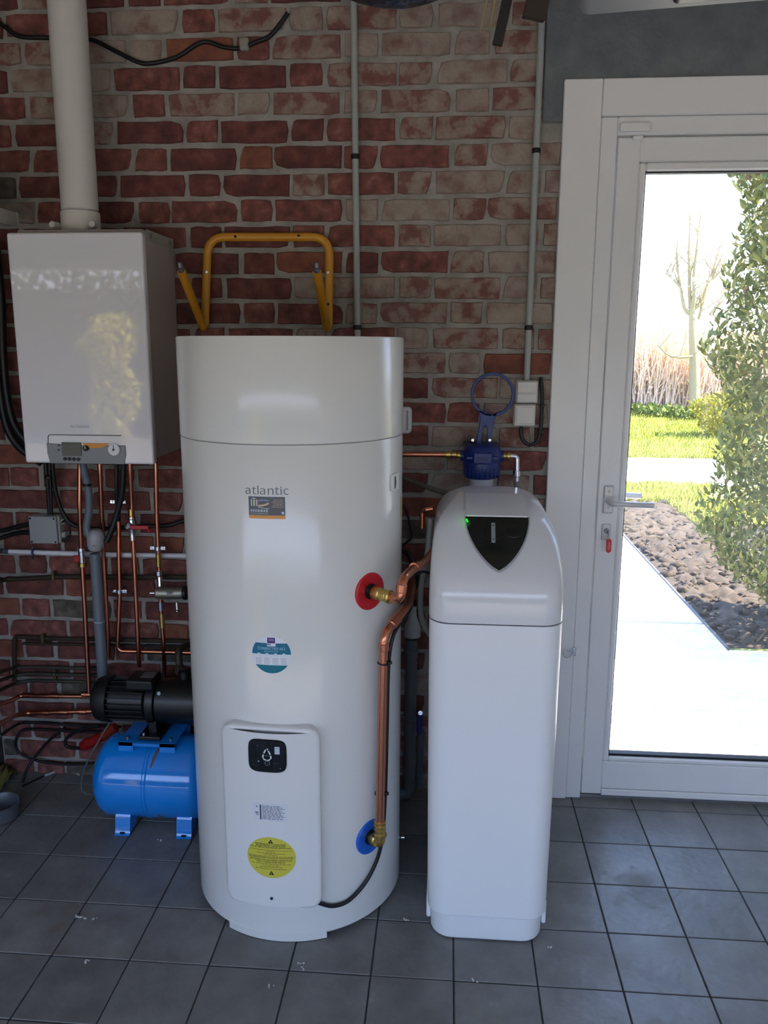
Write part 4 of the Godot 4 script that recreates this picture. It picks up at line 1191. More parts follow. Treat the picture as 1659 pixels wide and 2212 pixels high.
# ---------- loose things near the left corner ----------
func floor_bits() -> void:
	var red := mat("red plug", Color(0.55, 0.07, 0.08), 0.4)
	var ca := thing("black_cable", "upper black cable lying along the foot of the brick wall", "cable", Vector3(-1.4724, 0.1950, 0.0200))
	part("cable", B.new().tube(flow([Vector3(-1.0940, 0.2119, 0.0500), Vector3(-1.2013, 0.2009, 0.0300), Vector3(-1.3386, 0.1972, 0.0200), Vector3(-1.4386, 0.1982, 0.0200), Vector3(-1.4697, 0.1980, 0.0400), Vector3(-1.4345, 0.2388, 0.2000)], 5), 0.005, 8), black, ca)
	var cb := thing("black_cable", "second black cable along the foot of the wall, under the upper one", "cable", Vector3(-1.4749, 0.1670, 0.0200))
	part("cable", B.new().tube(flow([Vector3(-1.0955, 0.1879, 0.0500), Vector3(-1.2358, 0.1788, 0.0300), Vector3(-1.3571, 0.1738, 0.0200), Vector3(-1.4493, 0.1716, 0.0200), Vector3(-1.4743, 0.1511, 0.0300), Vector3(-1.4833, 0.1070, 0.0300), Vector3(-1.4606, 0.0781, 0.0300), Vector3(-1.3951, 0.0582, 0.0300), Vector3(-1.2951, 0.0523, 0.0300), Vector3(-1.1646, 0.0725, 0.0400)], 5), 0.005, 8), black, cb)
	var cc := thing("black_cable", "looped black cable ending in the red plug by the blue tank", "cable", Vector3(-1.2914, 0.1468, 0.0400))
	part("cable", B.new().tube(flow([Vector3(-1.1485, 0.2326, 0.0900), Vector3(-1.2106, 0.2149, 0.0800), Vector3(-1.2630, 0.1839, 0.0700), Vector3(-1.2828, 0.1591, 0.0700), Vector3(-1.2729, 0.1390, 0.0700), Vector3(-1.2223, 0.1430, 0.0800)], 6), 0.006, 10), black, cc)
	var pg := thing("red_plug", "red cable connector lying between the wall and the blue pressure tank", "plug", Vector3(-1.1771, 0.1690, 0.0900))
	var a := Vector3(-1.2185, 0.1500, 0.0800)
	var b := Vector3(-1.1305, 0.2065, 0.1100)
	part("body", B.new().lathe([Vector2(0, 0), Vector2(0.011, 0.0), Vector2(0.018, 0.008), Vector2(0.0195, 0.030), Vector2(0.0185, 0.044), Vector2(0.0165, 0.050), Vector2(0.0165, (b - a).length()), Vector2(0, (b - a).length())], B.along(a, b), 20), red, pg)
	part("socket", B.new().rod(Vector3(-1.1305, 0.2065, 0.1100), Vector3(-1.0792, 0.2470, 0.1200), 0.015, 18), mat("orange plug", Color(0.50, 0.13, 0.07), 0.4), pg, "orange-red socket half")
	var gw := thing("grey_wire", "thin grey wire hanging in a bow left of the blue pressure tank", "cable", Vector3(-1.1246, 0.1303, 0.3000))
	part("wire", B.new().tube(flow([Vector3(-1.0385, 0.3284, 0.2500), Vector3(-1.0559, 0.2984, 0.2700), Vector3(-1.0884, 0.2395, 0.2800), Vector3(-1.1179, 0.1828, 0.2800), Vector3(-1.1319, 0.1343, 0.2800), Vector3(-1.1282, 0.1024, 0.2800), Vector3(-1.1034, 0.0881, 0.2700), Vector3(-1.0791, 0.0808, 0.2500)], 6), 0.0028, 8), mat("grey wire", Color(0.30, 0.32, 0.32), 0.5), gw)
	var dc := thing("dark_cord", "dark cord climbing slantwise from the floor corner to the brick wall", "cable", Vector3(-1.4243, -0.0116, 0.0500))
	part("cord", B.new().tube(flow([Vector3(-1.3011, 0.1898, 0.0300), Vector3(-1.3554, 0.1449, 0.0350), Vector3(-1.3967, 0.0986, 0.0400), Vector3(-1.4267, 0.0555, 0.0600), Vector3(-1.4322, 0.0167, 0.1000)], 6), 0.005, 8), black, dc)
	var st := thing("white_stick", "thin white plastic stick lying on the floor near the corner", "stick", Vector3(-1.3693, 0.0000, -0.0036))
	var s0 := Vector3(-1.3899, 0.0000, 0.0300) + Vector3(0, 0.004, 0)
	var s1 := Vector3(-1.3404, 0.0000, -0.0288) + Vector3(0, 0.004, 0)
	part("rod", B.new().rod(s0, s1, 0.0042, 10), mat("dirty white", Color(0.62, 0.63, 0.66), 0.5), st)
	part("dark_end", B.new().rod(Vector3(-1.4315, 0.0000, 0.1042) + Vector3(0, 0.004, 0), s0, 0.0032, 8), black, st)
	# a bulging see-through bag at the corner, half in the dark
	var bag := thing("plastic_tub", "pale translucent tub standing in the dark floor corner at far left", "tub", Vector3(-1.30, 0, 0.30))
	var bc := Vector3(-1.3751, 0.0000, 0.3080)
	bag.position = bc
	part("tub_wall", B.new().lathe([Vector2(0.0, 0.003), Vector2(0.050, 0.003), Vector2(0.055, 0.008), Vector2(0.060, 0.052), Vector2(0.063, 0.055), Vector2(0.060, 0.057), Vector2(0.057, 0.053), Vector2(0.052, 0.010), Vector2(0.0, 0.008)], Transform3D(Basis(), bc + Vector3(-0.03, 0, -0.02)), 28), mat("tub plastic", Color(0.30, 0.32, 0.34), 0.3), bag)
	var yl := thing("yellow_rag", "small crumpled olive-yellow rag at the foot of the left wall", "rag", Vector3(-1.5250, 0.0000, 0.0788))
	var rows := []
	for i in 9:
		var row := PackedVector3Array()
		for j in 9:
			var x := (i - 4) * 0.011
			var zz := (j - 4) * 0.014
			row.append(Vector3(-1.5347, 0.0000, 0.0734) + Vector3(x, maxf(0.003, 0.055 * (1.0 - (x * x + zz * zz) / 0.004) + 0.012 * sin(i * 2.3 + j * 1.1) + 0.008 * cos(j * 2.9)), zz))
		rows.append(row)
	part("cloth", B.new().grid(rows, false, 1), mat("olive cloth", Color(0.36, 0.34, 0.14), 0.9), yl)
	# crumbs of plaster on the tiles
	var cr := B.new()
	for q in [Vector3(-0.9552, 0.0000, 0.7122), Vector3(-0.9459, 0.0000, 0.7132), Vector3(-0.9378, 0.0000, 0.7143), Vector3(-0.9070, 0.0000, 0.7153), Vector3(-0.8587, 0.0000, 0.8659), Vector3(-0.3924, 0.0000, 0.9104), Vector3(-0.3331, 0.0000, 0.8270), Vector3(-0.3265, 0.0000, 0.8448), Vector3(0.0876, 0.0000, 0.8521), Vector3(0.2799, 0.0000, 0.7241), Vector3(-0.0943, 0.0000, 0.6513), Vector3(-0.8570, 0.0000, 0.3614), Vector3(-1.2772, 0.0000, 0.0046), Vector3(-0.0818, 0.0000, 0.6556)]:
		for k in 4:
			var e := 0.0016 + rng.randf() * 0.0022
			cr.rbox(q + Vector3(rng.randf_range(-0.008, 0.008), e * 0.5, rng.randf_range(-0.006, 0.006)), Vector3(e * 1.6, e, e * 1.3), e * 0.4, Basis(Vector3.UP, rng.randf() * 3.0))
	var co := solo("crumbs", cr, mat("plaster crumbs", Color(0.72, 0.72, 0.70), 0.9), "pale plaster crumbs scattered on the grey floor tiles", "crumbs")
	co.set_meta("kind", "stuff")

# ---------- the tall hot-water tank ----------
func tank() -> void:
	var enamel := mat("tank enamel", Color(0.85, 0.85, 0.835), 0.2)
	enamel.clearcoat_enabled = true; enamel.clearcoat = 0.25; enamel.clearcoat_roughness = 0.05
	var axis := Transform3D(Basis(), Vector3(TC.x, 0, TC.y))
	var o := thing("water_heater", "tall white cylindrical hot-water tank in the middle of the garage corner", "water heater", Vector3(TC.x, 0, TC.y))
	part("casing", B.new().lathe([Vector2(0.24, 0.014), Vector2(TR - 0.003, 0.014), Vector2(TR, 0.018), Vector2(TR, 1.2665), Vector2(TR - 0.0015, 1.269), Vector2(TR - 0.006, 1.269)], axis, 128), enamel, o)
	part("seam", B.new().lathe([Vector2(TR - 0.004, 1.264), Vector2(TR - 0.004, 1.276)], axis, 96), mat("seam shade", Color(0.40, 0.40, 0.40), 0.7), o)
	part("top_cover", B.new().lathe([Vector2(TR - 0.006, 1.2705), Vector2(TR - 0.001, 1.2705), Vector2(TR + 0.0008, 1.273), Vector2(TR + 0.0008, 1.506), Vector2(TR - 0.001, 1.509), Vector2(TR - 0.004, 1.509), Vector2(TR - 0.012, 1.500), Vector2(0.0, 1.500)], axis, 128), enamel, o)
	part("base_ring", B.new().lathe([Vector2(0.255, 0.0), Vector2(0.262, 0.0), Vector2(0.262, 0.016)], axis, 64), mat("base black", Color(0.06, 0.06, 0.065), 0.7), o)
	var sa := [-30.93, -0.0065]
	var sb := [23.46, -0.0113]
	part("skirt", B.new().lathe([Vector2(TR - 0.004, 0.002), Vector2(TR + 0.0015, 0.002), Vector2(TR + 0.0015, 0.024), Vector2(TR, 0.025)], axis, 40, deg_to_rad(sa[0]), deg_to_rad(sb[0])), enamel, o)
	# the raised control cover
	var cd := -3.1
	var cy := 0.355
	var w := 0.233
	var h := 0.484
	var lvl := [[0.0, 0.0], [0.0, 0.020], [0.0015, 0.0265], [0.005, 0.0298], [0.010, 0.0305]]
	var rows := []
	for q in lvl:
		var row := PackedVector3Array()
		for p in rounded(w - 2 * q[0], h - 2 * q[0], 0.030 - q[0], 8):
			row.append(on_tank(cd + rad_to_deg(p.x / TR), cy + p.y, q[1]))
		rows.append(row)
	var cv := B.new()
	cv.grid(rows, true)
	wrap_sheet(cv, rounded(w - 0.020, h - 0.020, 0.020, 8), cd, cy, 0.0305, 0.0)
	var cover := part("control_cover", cv, mat("cover white", Color(0.86, 0.86, 0.85), 0.32), o, "raised off-white control cover")
	var sc := Vector3(-0.4129, 0.1465, 0.7886)
	part("screw", B.new().rod(sc, sc + tank_out(-2) * 0.003, 0.004, 12), mat("dark steel", Color(0.30, 0.31, 0.33), 0.4, 0.8), cover)
	# the black touch display
	var dd := [-3.21, 0.5298]
	var im := Image.create(192, 192, false, Image.FORMAT_RGB8)
	im.fill(Color(0.012, 0.013, 0.02))
	var disc := func(x: float, y: float, r0: float, r1: float, col: Color) -> void:
		for i in range(int(x - r1) - 1, int(x + r1) + 2):
			for j in range(int(y - r1) - 1, int(y + r1) + 2):
				var d := Vector2(i - x, j - y).length()
				if d >= r0 and d <= r1: im.set_pixel(i, j, col)
	# the drop, drawn as eight dashes
	var drop := []
	for k in 81:
		var t := k / 80.0
		var a := TAU * t
		drop.append(Vector2(96, 84) + Vector2(29 * sin(a) * pow(absf(sin(a * 0.5)), 1.4), -42 * cos(a) + (8 if cos(a) < 0 else 0) * cos(a)))
	for k in 80:
		var on := (k % 10) > 2 and k > 7 and k < 73
		var p: Vector2 = drop[k]
		if on:
			disc.call(p.x, p.y, 0.0, 3.7, Color(0.85, 0.87, 0.86))
		elif k <= 4 or k >= 76:
			disc.call(p.x, p.y, 0.0, 3.0, Color(0.25, 0.26, 0.27))
	bars(im, 82, 110, 88, 5, Color(0.34, 0.36, 0.38), 8, 2)
	disc.call(98.0, 136.0, 11.0, 15.0, Color(0.40, 0.42, 0.44))
	disc.call(98.0, 136.0, 0.0, 4.0, Color(0.30, 0.31, 0.33))
	disc.call(52.0, 128.0, 0.0, 4.5, Color(0.55, 0.57, 0.60))
	disc.call(48.0, 32.0, 0.0, 3.0, Color(0.40, 0.42, 0.45))
	bars(im, 128, 158, 133, 5, Color(0.22, 0.24, 0.27), 6, 2)
	for q in [[22, 152], [164, 166]]:
		disc.call(q[0], q[1], 0.0, 3.0, Color(0.45, 0.47, 0.50))
	im.fill_rect(Rect2i(137, 34, 25, 45), Color(0.80, 0.81, 0.84))
	bars(im, 141, 158, 42, 4, Color(0.45, 0.46, 0.52), 6, 2)
	for k in 5:
		bars(im, 141, 158, 52 + k * 5, 2, Color(0.55, 0.56, 0.62), 5, 2)
	var sq := PackedVector2Array()
	for k in 40:
		var a := TAU * k / 40
		sq.append(Vector2(0.0405 * signf(cos(a)) * pow(absf(cos(a)), 0.42), 0.0405 * signf(sin(a)) * pow(absf(sin(a)), 0.42)))
	var dm := print_mat("touch display", im, 0.06)
	var ds := B.new()
	var side := []
	for q in [[1.05, 0.0], [1.05, 0.0025], [1.0, 0.0045]]:
		var row := PackedVector3Array()
		for p in sq:
			row.append(on_tank(dd[0] + rad_to_deg(p.x * q[0] / TR), dd[1] + p.y * q[0], 0.0300 + q[1]))
		side.append(row)
	ds.grid(side, true)
	for k in ds.u.size():
		ds.u[k] = Vector2(0.02, 0.02)
	wrap_sheet(ds, sq, dd[0], dd[1], 0.0345, 0.0)
	part("display", ds, dm, cover, "black rounded touch display")
	# small rating label
	var ri := Image.create(128, 80, false, Image.FORMAT_RGB8)
	ri.fill(Color(0.84, 0.85, 0.87))
	ri.fill_rect(Rect2i(26, 6, 5, 68), Color(0.12, 0.14, 0.22))
	for k in 11:
		bars(ri, 35, 104 + (k * 7) % 20, 8 + k * 6, 3, Color(0.40, 0.42, 0.46), 13, 3)
	for k in 9:
		ri.fill_rect(Rect2i(14 - k / 2, 10 + k, k + 1, 1), Color(0.50, 0.56, 0.58))
	ri.fill_rect(Rect2i(8, 40, 12, 8), Color(0.45, 0.48, 0.52)); ri.fill_rect(Rect2i(12, 50, 8, 6), Color(0.55, 0.58, 0.60))
	var ra := [-2.65, 0.3802]
	part("rating_label", wrap_sheet(B.new(), rounded(0.076, 0.046, 0.002, 2), ra[0], ra[1], 0.0306, 0.0004), print_mat("rating print", ri), cover, "small white rating label")
	# the round yellow warning sticker
	var ya := [-2.68, 0.2588]
	part("warning_sticker", wrap_sheet(B.new(), circle(0.0555, 40), ya[0], ya[1], 0.0307, 0.0004), mat("sticker yellow", Color(0.80, 0.76, 0.28), 0.4), cover, "round yellow warning sticker")
	var inkm := mat("print black", Color(0.07, 0.07, 0.05), 0.6)
	var lines := [["SUPPRESSION DU CONTACTEUR", 0.068, 0.0030, 0.0365], ["HEURE CREUSE - HEURE PLEINE", 0.066, 0.0032, 0.0320], ["SUR LE TABLEAU ELECTRIQUE OBLIGATOIRE", 0.092, 0.0034, 0.0270],
		["ES OBLIGATORIO QUITAR EL CONTACTOR", 0.098, 0.0036, -0.0010], ["DE HORAS VALLE/HORAS COMPLETAS", 0.095, 0.0036, -0.0065], ["DEL CUADRO ELECTRICO", 0.064, 0.0036, -0.0120]]
	var tilt := 0.0
	for q in lines:
		lay("lettering", wrap_text(q[0], q[2], q[1], ya[0], ya[1], 0.0312, sans, tilt, -0.001, q[3]), inkm, cover)
	var fine := B.new()
	for q in [[0.020, 0.094], [0.0155, 0.022], [0.0115, 0.064], [0.0075, 0.030], [0.0030, 0.106], [-0.0175, 0.092], [-0.0220, 0.040], [-0.0262, 0.054], [-0.0310, 0.072]]:
		var x: float = -q[1] * 0.5
		while x < q[1] * 0.5:
			var l := minf(rng.randf_range(0.003, 0.009), q[1] * 0.5 - x)
			var pl := PackedVector2Array([Vector2(0, -0.0006), Vector2(l, -0.0006), Vector2(l, 0.0006), Vector2(0, 0.0006)])
			for k in 4: pl[k] += Vector2(x, q[0])
			var c4 := []
			for p in pl:
				c4.append(on_tank(ya[0] + rad_to_deg(p.x / TR), ya[1] + p.y, 0.0313))
			fine.flat(c4[0], c4[1], c4[2], c4[3], tank_out(ya[0]))
			x += l + 0.0014
	part("fine_print", fine, mat("faded print", Color(0.30, 0.29, 0.12), 0.6), cover)
	for q in [0.0445, -0.0415]:
		part("warning_triangle", wrap_sheet(B.new(), PackedVector2Array([Vector2(-0.0058, -0.005), Vector2(0.0058, -0.005), Vector2(0, 0.0055)]), ya[0], ya[1] + q, 0.0312, 0.0004), inkm, cover)
		part("triangle_mark", wrap_sheet(B.new(), PackedVector2Array([Vector2(-0.0005, -0.0035), Vector2(0.0005, -0.0035), Vector2(0.0007, 0.001), Vector2(-0.0007, 0.001)]), ya[0], ya[1] + q, 0.0317, 0.0003), mats["sticker yellow"], cover)
	# lettering and stickers on the casing
	var at := [-1.96, 1.1662]
	lay("lettering", wrap_text("atlantic", 0.020, 0.1005, at[0], at[1] + 0.001, 0.0002, sans), mat("grey print", Color(0.47, 0.48, 0.49), 0.45), o, "grey lettering")
	var bi := Image.create(192, 116, false, Image.FORMAT_RGB8)
	bi.fill(Color(0.13, 0.21, 0.30))
	for k in 14:
		bi.fill_rect(Rect2i(28 - k, 6 + k / 2, k * 2 + 1, 1), Color(0.62, 0.70, 0.74))
	for k in 3:
		bi.fill_rect(Rect2i(12 + k * 14, 16, 8, 34), [Color(0.55, 0.65, 0.72), Color(0.72, 0.76, 0.62), Color(0.74, 0.62, 0.68)][k])
	for x in range(52, 108):
		var t := (x - 52) / 56.0
		bi.fill_rect(Rect2i(x, int(44 - 14 * t * t), 1, 9), Color(0.80, 0.66, 0.54))
		bi.fill_rect(Rect2i(x, int(20 - 6 * sin(t * 3.0)), 1, 8), Color(0.34, 0.48, 0.62))
		bi.fill_rect(Rect2i(x, int(54 + 8 * sin(t * 1.6)), 1, 3), Color(0.72, 0.76, 0.80))
	bars(bi, 10, 104, 68, 13, Color(0.60, 0.66, 0.72), 11, 4)
	bars(bi, 10, 104, 86, 6, Color(0.42, 0.52, 0.56), 14, 3)
	for k in 6:
		bars(bi, 132 - (k % 3) * 5, 184, 12 + k * 8, 4, Color(0.55, 0.50, 0.48), 9, 2)
	bi.fill_rect(Rect2i(0, 98, 192, 18), Color(0.80, 0.52, 0.20))
	bi.fill_rect(Rect2i(174, 78, 11, 13), Color(0.70, 0.82, 0.92))
	var ba := [-2.06, 1.1267]
	part("dealer_sticker", wrap_sheet(B.new(), PackedVector2Array([Vector2(-0.0425, -0.0255), Vector2(0.0425, -0.0255), Vector2(0.0425, 0.0255), Vector2(-0.0425, 0.0255)]), ba[0], ba[1], 0.0, 0.0005), print_mat("dealer print", bi, 0.2), o, "dark blue sticker with an orange foot")
	# the round teal sticker
	var ti := Image.create(192, 192, false, Image.FORMAT_RGB8)
	ti.fill(Color(0.88, 0.89, 0.91))
	ti.fill_rect(Rect2i(0, 38, 192, 57), Color(0.10, 0.42, 0.53))
	ti.fill_rect(Rect2i(0, 150, 192, 42), Color(0.06, 0.44, 0.52))
	ti.fill_rect(Rect2i(76, 8, 42, 46), Color(0.88, 0.88, 0.92))
	ti.fill_rect(Rect2i(78, 10, 38, 28), Color(0.25, 0.13, 0.40))
	for k in 3:
		ti.fill_rect(Rect2i(86 + k * 9, 15, 4, 13), Color(0.70, 0.65, 0.80))
	bars(ti, 20, 170, 42, 5, Color(0.09, 0.33, 0.50), 20, 30)
	bars(ti, 60, 130, 78, 5, Color(0.45, 0.66, 0.72), 12, 4)
	for k in 4:
		var x := 34 + k * 41
		for i in range(-9, 10):
			for j in range(-9, 10):
				if i * i + j * j < 78: ti.set_pixel(x + i, 97 + j, Color(0.80, 0.87, 0.88))
		for r in 5:
			bars(ti, x - 14, x + 14, 114 + r * 7, 3, Color(0.66, 0.66, 0.72), 10, 2)
	var ta := [-1.65, 0.7738]
	part("round_sticker", wrap_sheet(B.new(), circle(0.0470, 40), ta[0], ta[1], 0.0, 0.0005), print_mat("teal print", ti, 0.25), o, "round teal and white sticker")
	lay("lettering", wrap_text("CONNECTED ACI", 0.0062, 0.066, ta[0], ta[1], 0.0006, sans, 0.0, 0.0, 0.0150), mat("pale print", Color(0.62, 0.80, 0.84), 0.5), o)
	# the sensor clip and label at the right edge
	var sn := [71.16, 1.1606]
	part("sensor_clip", wrap_sheet(B.new(), rounded(0.036, 0.041, 0.003, 3), sn[0], sn[1], 0.0, 0.006), mats["cover white"], o)
	part("sensor_slot", wrap_sheet(B.new(), PackedVector2Array([Vector2(-0.010, -0.016), Vector2(-0.004, -0.016), Vector2(-0.004, 0.014), Vector2(-0.010, 0.014)]), sn[0], sn[1], 0.006, 0.0005), mat("slot grey", Color(0.25, 0.26, 0.27), 0.6), o)
	part("side_label", wrap_sheet(B.new(), rounded(0.06, 0.05, 0.002, 2), 88.0, 1.085, 0.0, 0.0005), mat("beige label", Color(0.66, 0.62, 0.50), 0.6), o)
	# red and blue rings, with dark sockets behind
	for k in 2:
		var y: float = [0.905, 0.2435][k]
		var m := mat("hot red", Color(0.74, 0.07, 0.13), 0.35) if k == 0 else mat("cold blue", Color(0.06, 0.36, 0.76), 0.35)
		var c := on_tank(50.0, y)
		var xf := B.along(c - tank_out(50.0) * 0.006, c)
		part("port_ring", B.new().lathe([Vector2(0.017, 0.002), Vector2(0.017, 0.0068), Vector2(0.024, 0.0095), Vector2(0.044, 0.0095), Vector2(0.0465, 0.0075), Vector2(0.0465, 0.0)], xf, 44), m, o, ["red ring round the hot outlet", "blue ring round the cold inlet"][k])
		part("port_socket", B.new().lathe([Vector2(0.0, 0.0075), Vector2(0.0195, 0.0085), Vector2(0.0195, 0.0102)], xf, 28), mat("socket black", Color(0.02, 0.02, 0.022), 0.7), o)
	# hot pipe: union, elbow up, then away behind the softener
	var out := tank_out(50.0)
	var hp := thing("hot_pipe", "curly copper pipe coming out of the red ring on the tall tank", "pipe", on_tank(50.0, 0.905, 0.1))
	var s := on_tank(50.0, 0.905, 0.0)
	part("socket_nut", B.new().rod(s, s + out * 0.014, 0.012, 12), chrome, hp)
	part("union_nut", B.new().rod(s + out * 0.013, s + out * 0.040, 0.0175, 8, 0.003), brass, hp)
	part("union_body", B.new().rod(s + out * 0.038, s + out * 0.062, 0.0150, 20, 0.003), brass, hp)
	part("press_collar", B.new().rod(s + out * 0.060, s + out * 0.072, 0.0165, 20, 0.003), brass, hp)
	var e0 := on_tank(50.0, 0.905, 0.102)
	var e1 := e0 + Vector3(0.004, 0.050, -0.006)
	var e2 := Vector3(-0.0732, 0.9576, 0.6200)
	var e3 := Vector3(-0.0525, 0.9498, 0.5500)
	part("pipe", B.new().tube(fillet([s + out * 0.065, e0, e1, e2, e3, e3 + Vector3(0.03, 0.004, -0.16)], 0.030, 8), 0.0112, 18), copper, hp)
	for q in [[e0 + Vector3(0.001, 0.018, -0.001), e0 + Vector3(0.003, 0.038, -0.004)], [e2 - (e3 - e2).normalized() * 0.012, e2 + (e3 - e2).normalized() * 0.022]]:
		part("coupling", B.new().rod(q[0], q[1], 0.0132, 18), copper, hp)
	# cold pipe: elbow fitting, long riser, dog-leg backwards
	var cp := thing("cold_pipe", "long upright copper pipe rising from the blue ring on the tall tank", "pipe", on_tank(50.0, 0.2435, 0.03))
	var c0 := on_tank(50.0, 0.2435, 0.0)
	part("socket_nut", B.new().rod(c0, c0 + out * 0.012, 0.013, 12), brass, cp)
	part("union_nut", B.new().rod(c0 + out * 0.008, c0 + out * 0.026, 0.0185, 8, 0.003), brass, cp)
	var k0 := on_tank(50.0, 0.2435, 0.036)
	var k1 := k0 + Vector3(0.0, 0.048, 0.0)
	part("elbow", B.new().tube(fillet([c0 + out * 0.018, k0, k1], 0.016, 6), 0.0142, 18), brass, cp)
	part("elbow_nut", B.new().rod(k0 + Vector3(0, 0.014, 0), k0 + Vector3(0, 0.030, 0), 0.0178, 8, 0.003), brass, cp)
	for q in [0.034, 0.044, 0.054]:
		part("press_collar", B.new().rod(k0 + Vector3(0, q, 0), k0 + Vector3(0, q + 0.008, 0), 0.0152, 20, 0.002), brass, cp)
	var t0 := Vector3(-0.1459, 0.7987, 0.6720)
	var t1 := Vector3(-0.1017, 0.8398, 0.6000)
	var t2 := Vector3(-0.0924, 0.8273, 0.5000)
	part("pipe", B.new().tube(fillet([k1, t0, t1, t2, t2 + Vector3(0.0, 0.01, -0.16)], 0.028, 8), 0.0115, 18), copper, cp)
	part("coupling", B.new().rod(t0 + Vector3(0, -0.040, 0), t0 + Vector3(0, -0.020, 0), 0.0136, 18), copper, cp)
	var mid := t0.lerp(t1, 0.52)
	part("coupling", B.new().rod(mid - (t1 - t0).normalized() * 0.014, mid + (t1 - t0).normalized() * 0.018, 0.0136, 18), copper, cp)
	# the black cable from the control cover up along the cold pipe
	var cb := thing("power_cable", "black cable looping from the control cover up along the copper riser", "cable", Vector3(-0.2446, 0.0902, 0.7261))
	part("cable", B.new().tube(flow([Vector3(-0.3064, 0.1185, 0.7546), Vector3(-0.2953, 0.1097, 0.7507), Vector3(-0.2666, 0.0954, 0.7383), Vector3(-0.2313, 0.0966, 0.7175), Vector3(-0.1948, 0.1245, 0.6904), Vector3(-0.1689, 0.1666, 0.6719), Vector3(-0.1528, 0.2188, 0.6647), Vector3(-0.1451, 0.2956, 0.6600), Vector3(-0.1411, 0.3972, 0.6550), Vector3(-0.1382, 0.5627, 0.6550), Vector3(-0.1354, 0.7109, 0.6550), Vector3(-0.1262, 0.7823, 0.6450), Vector3(-0.1061, 0.8129, 0.6000), Vector3(-0.0922, 0.8069, 0.5000), Vector3(-0.0895, 0.8112, 0.4000)], 6), 0.0052, 10), black, cb)
	for q in [[0.0, 1432, 826], [0.0, 1714, 820]]:
		var tc := Vector3.ZERO
		tc = Vector3(-0.1490, 0.7269, 0.6720) if q[1] == 1432 else Vector3(-0.1550, 0.3754, 0.6720)
		part("cable_tie", B.new().ring(tc + Vector3(0.003, 0, 0.0), Vector3(0.05, 1, 0).normalized(), 0.0148, 0.0014, 24), black, cb)
		part("cable_tie_head", B.new().rbox(tc + Vector3(0.019, 0.002, 0.002), Vector3(0.010, 0.007, 0.008), 0.002), black, cb)

# ---------- the water softener ----------
func hood_z(y: float) -> float:
	# how far forward the hood's front stands at that height
	var t := [[0.855, 0.730], [0.900, 0.730], [0.928, 0.726], [0.950, 0.714], [0.974, 0.692], [0.996, 0.664], [1.017, 0.634], [1.040, 0.600], [1.058, 0.572], [1.074, 0.545], [1.085, 0.500], [1.092, 0.44], [1.097, 0.36]]
	for k in t.size() - 1:
		if y <= t[k + 1][0]:
			return lerpf(t[k][1], t[k + 1][1], clampf((y - t[k][0]) / (t[k + 1][0] - t[k][0]), 0, 1))
	return 0.36

func foot_ring(cx: float, hw: float, front: float, back: float, y: float, rf: float, rb: float) -> PackedVector3Array:
	# a rounded plan outline at one height
	var out := PackedVector3Array()
	for c in [[1, 1, rf, 0.0], [1, -1, rb, 0.25], [-1, -1, rb, 0.5], [-1, 1, rf, 0.75]]:
		var o := Vector2(cx + c[0] * (hw - c[2]), (front - c[2]) if c[1] > 0 else (back + c[2]))
		for k in 8:
			var a: float = TAU * (c[3] + 0.25 * k / 7.0)
			out.append(Vector3(o.x + c[2] * sin(a), y, o.y + c[2] * cos(a)))
	return out

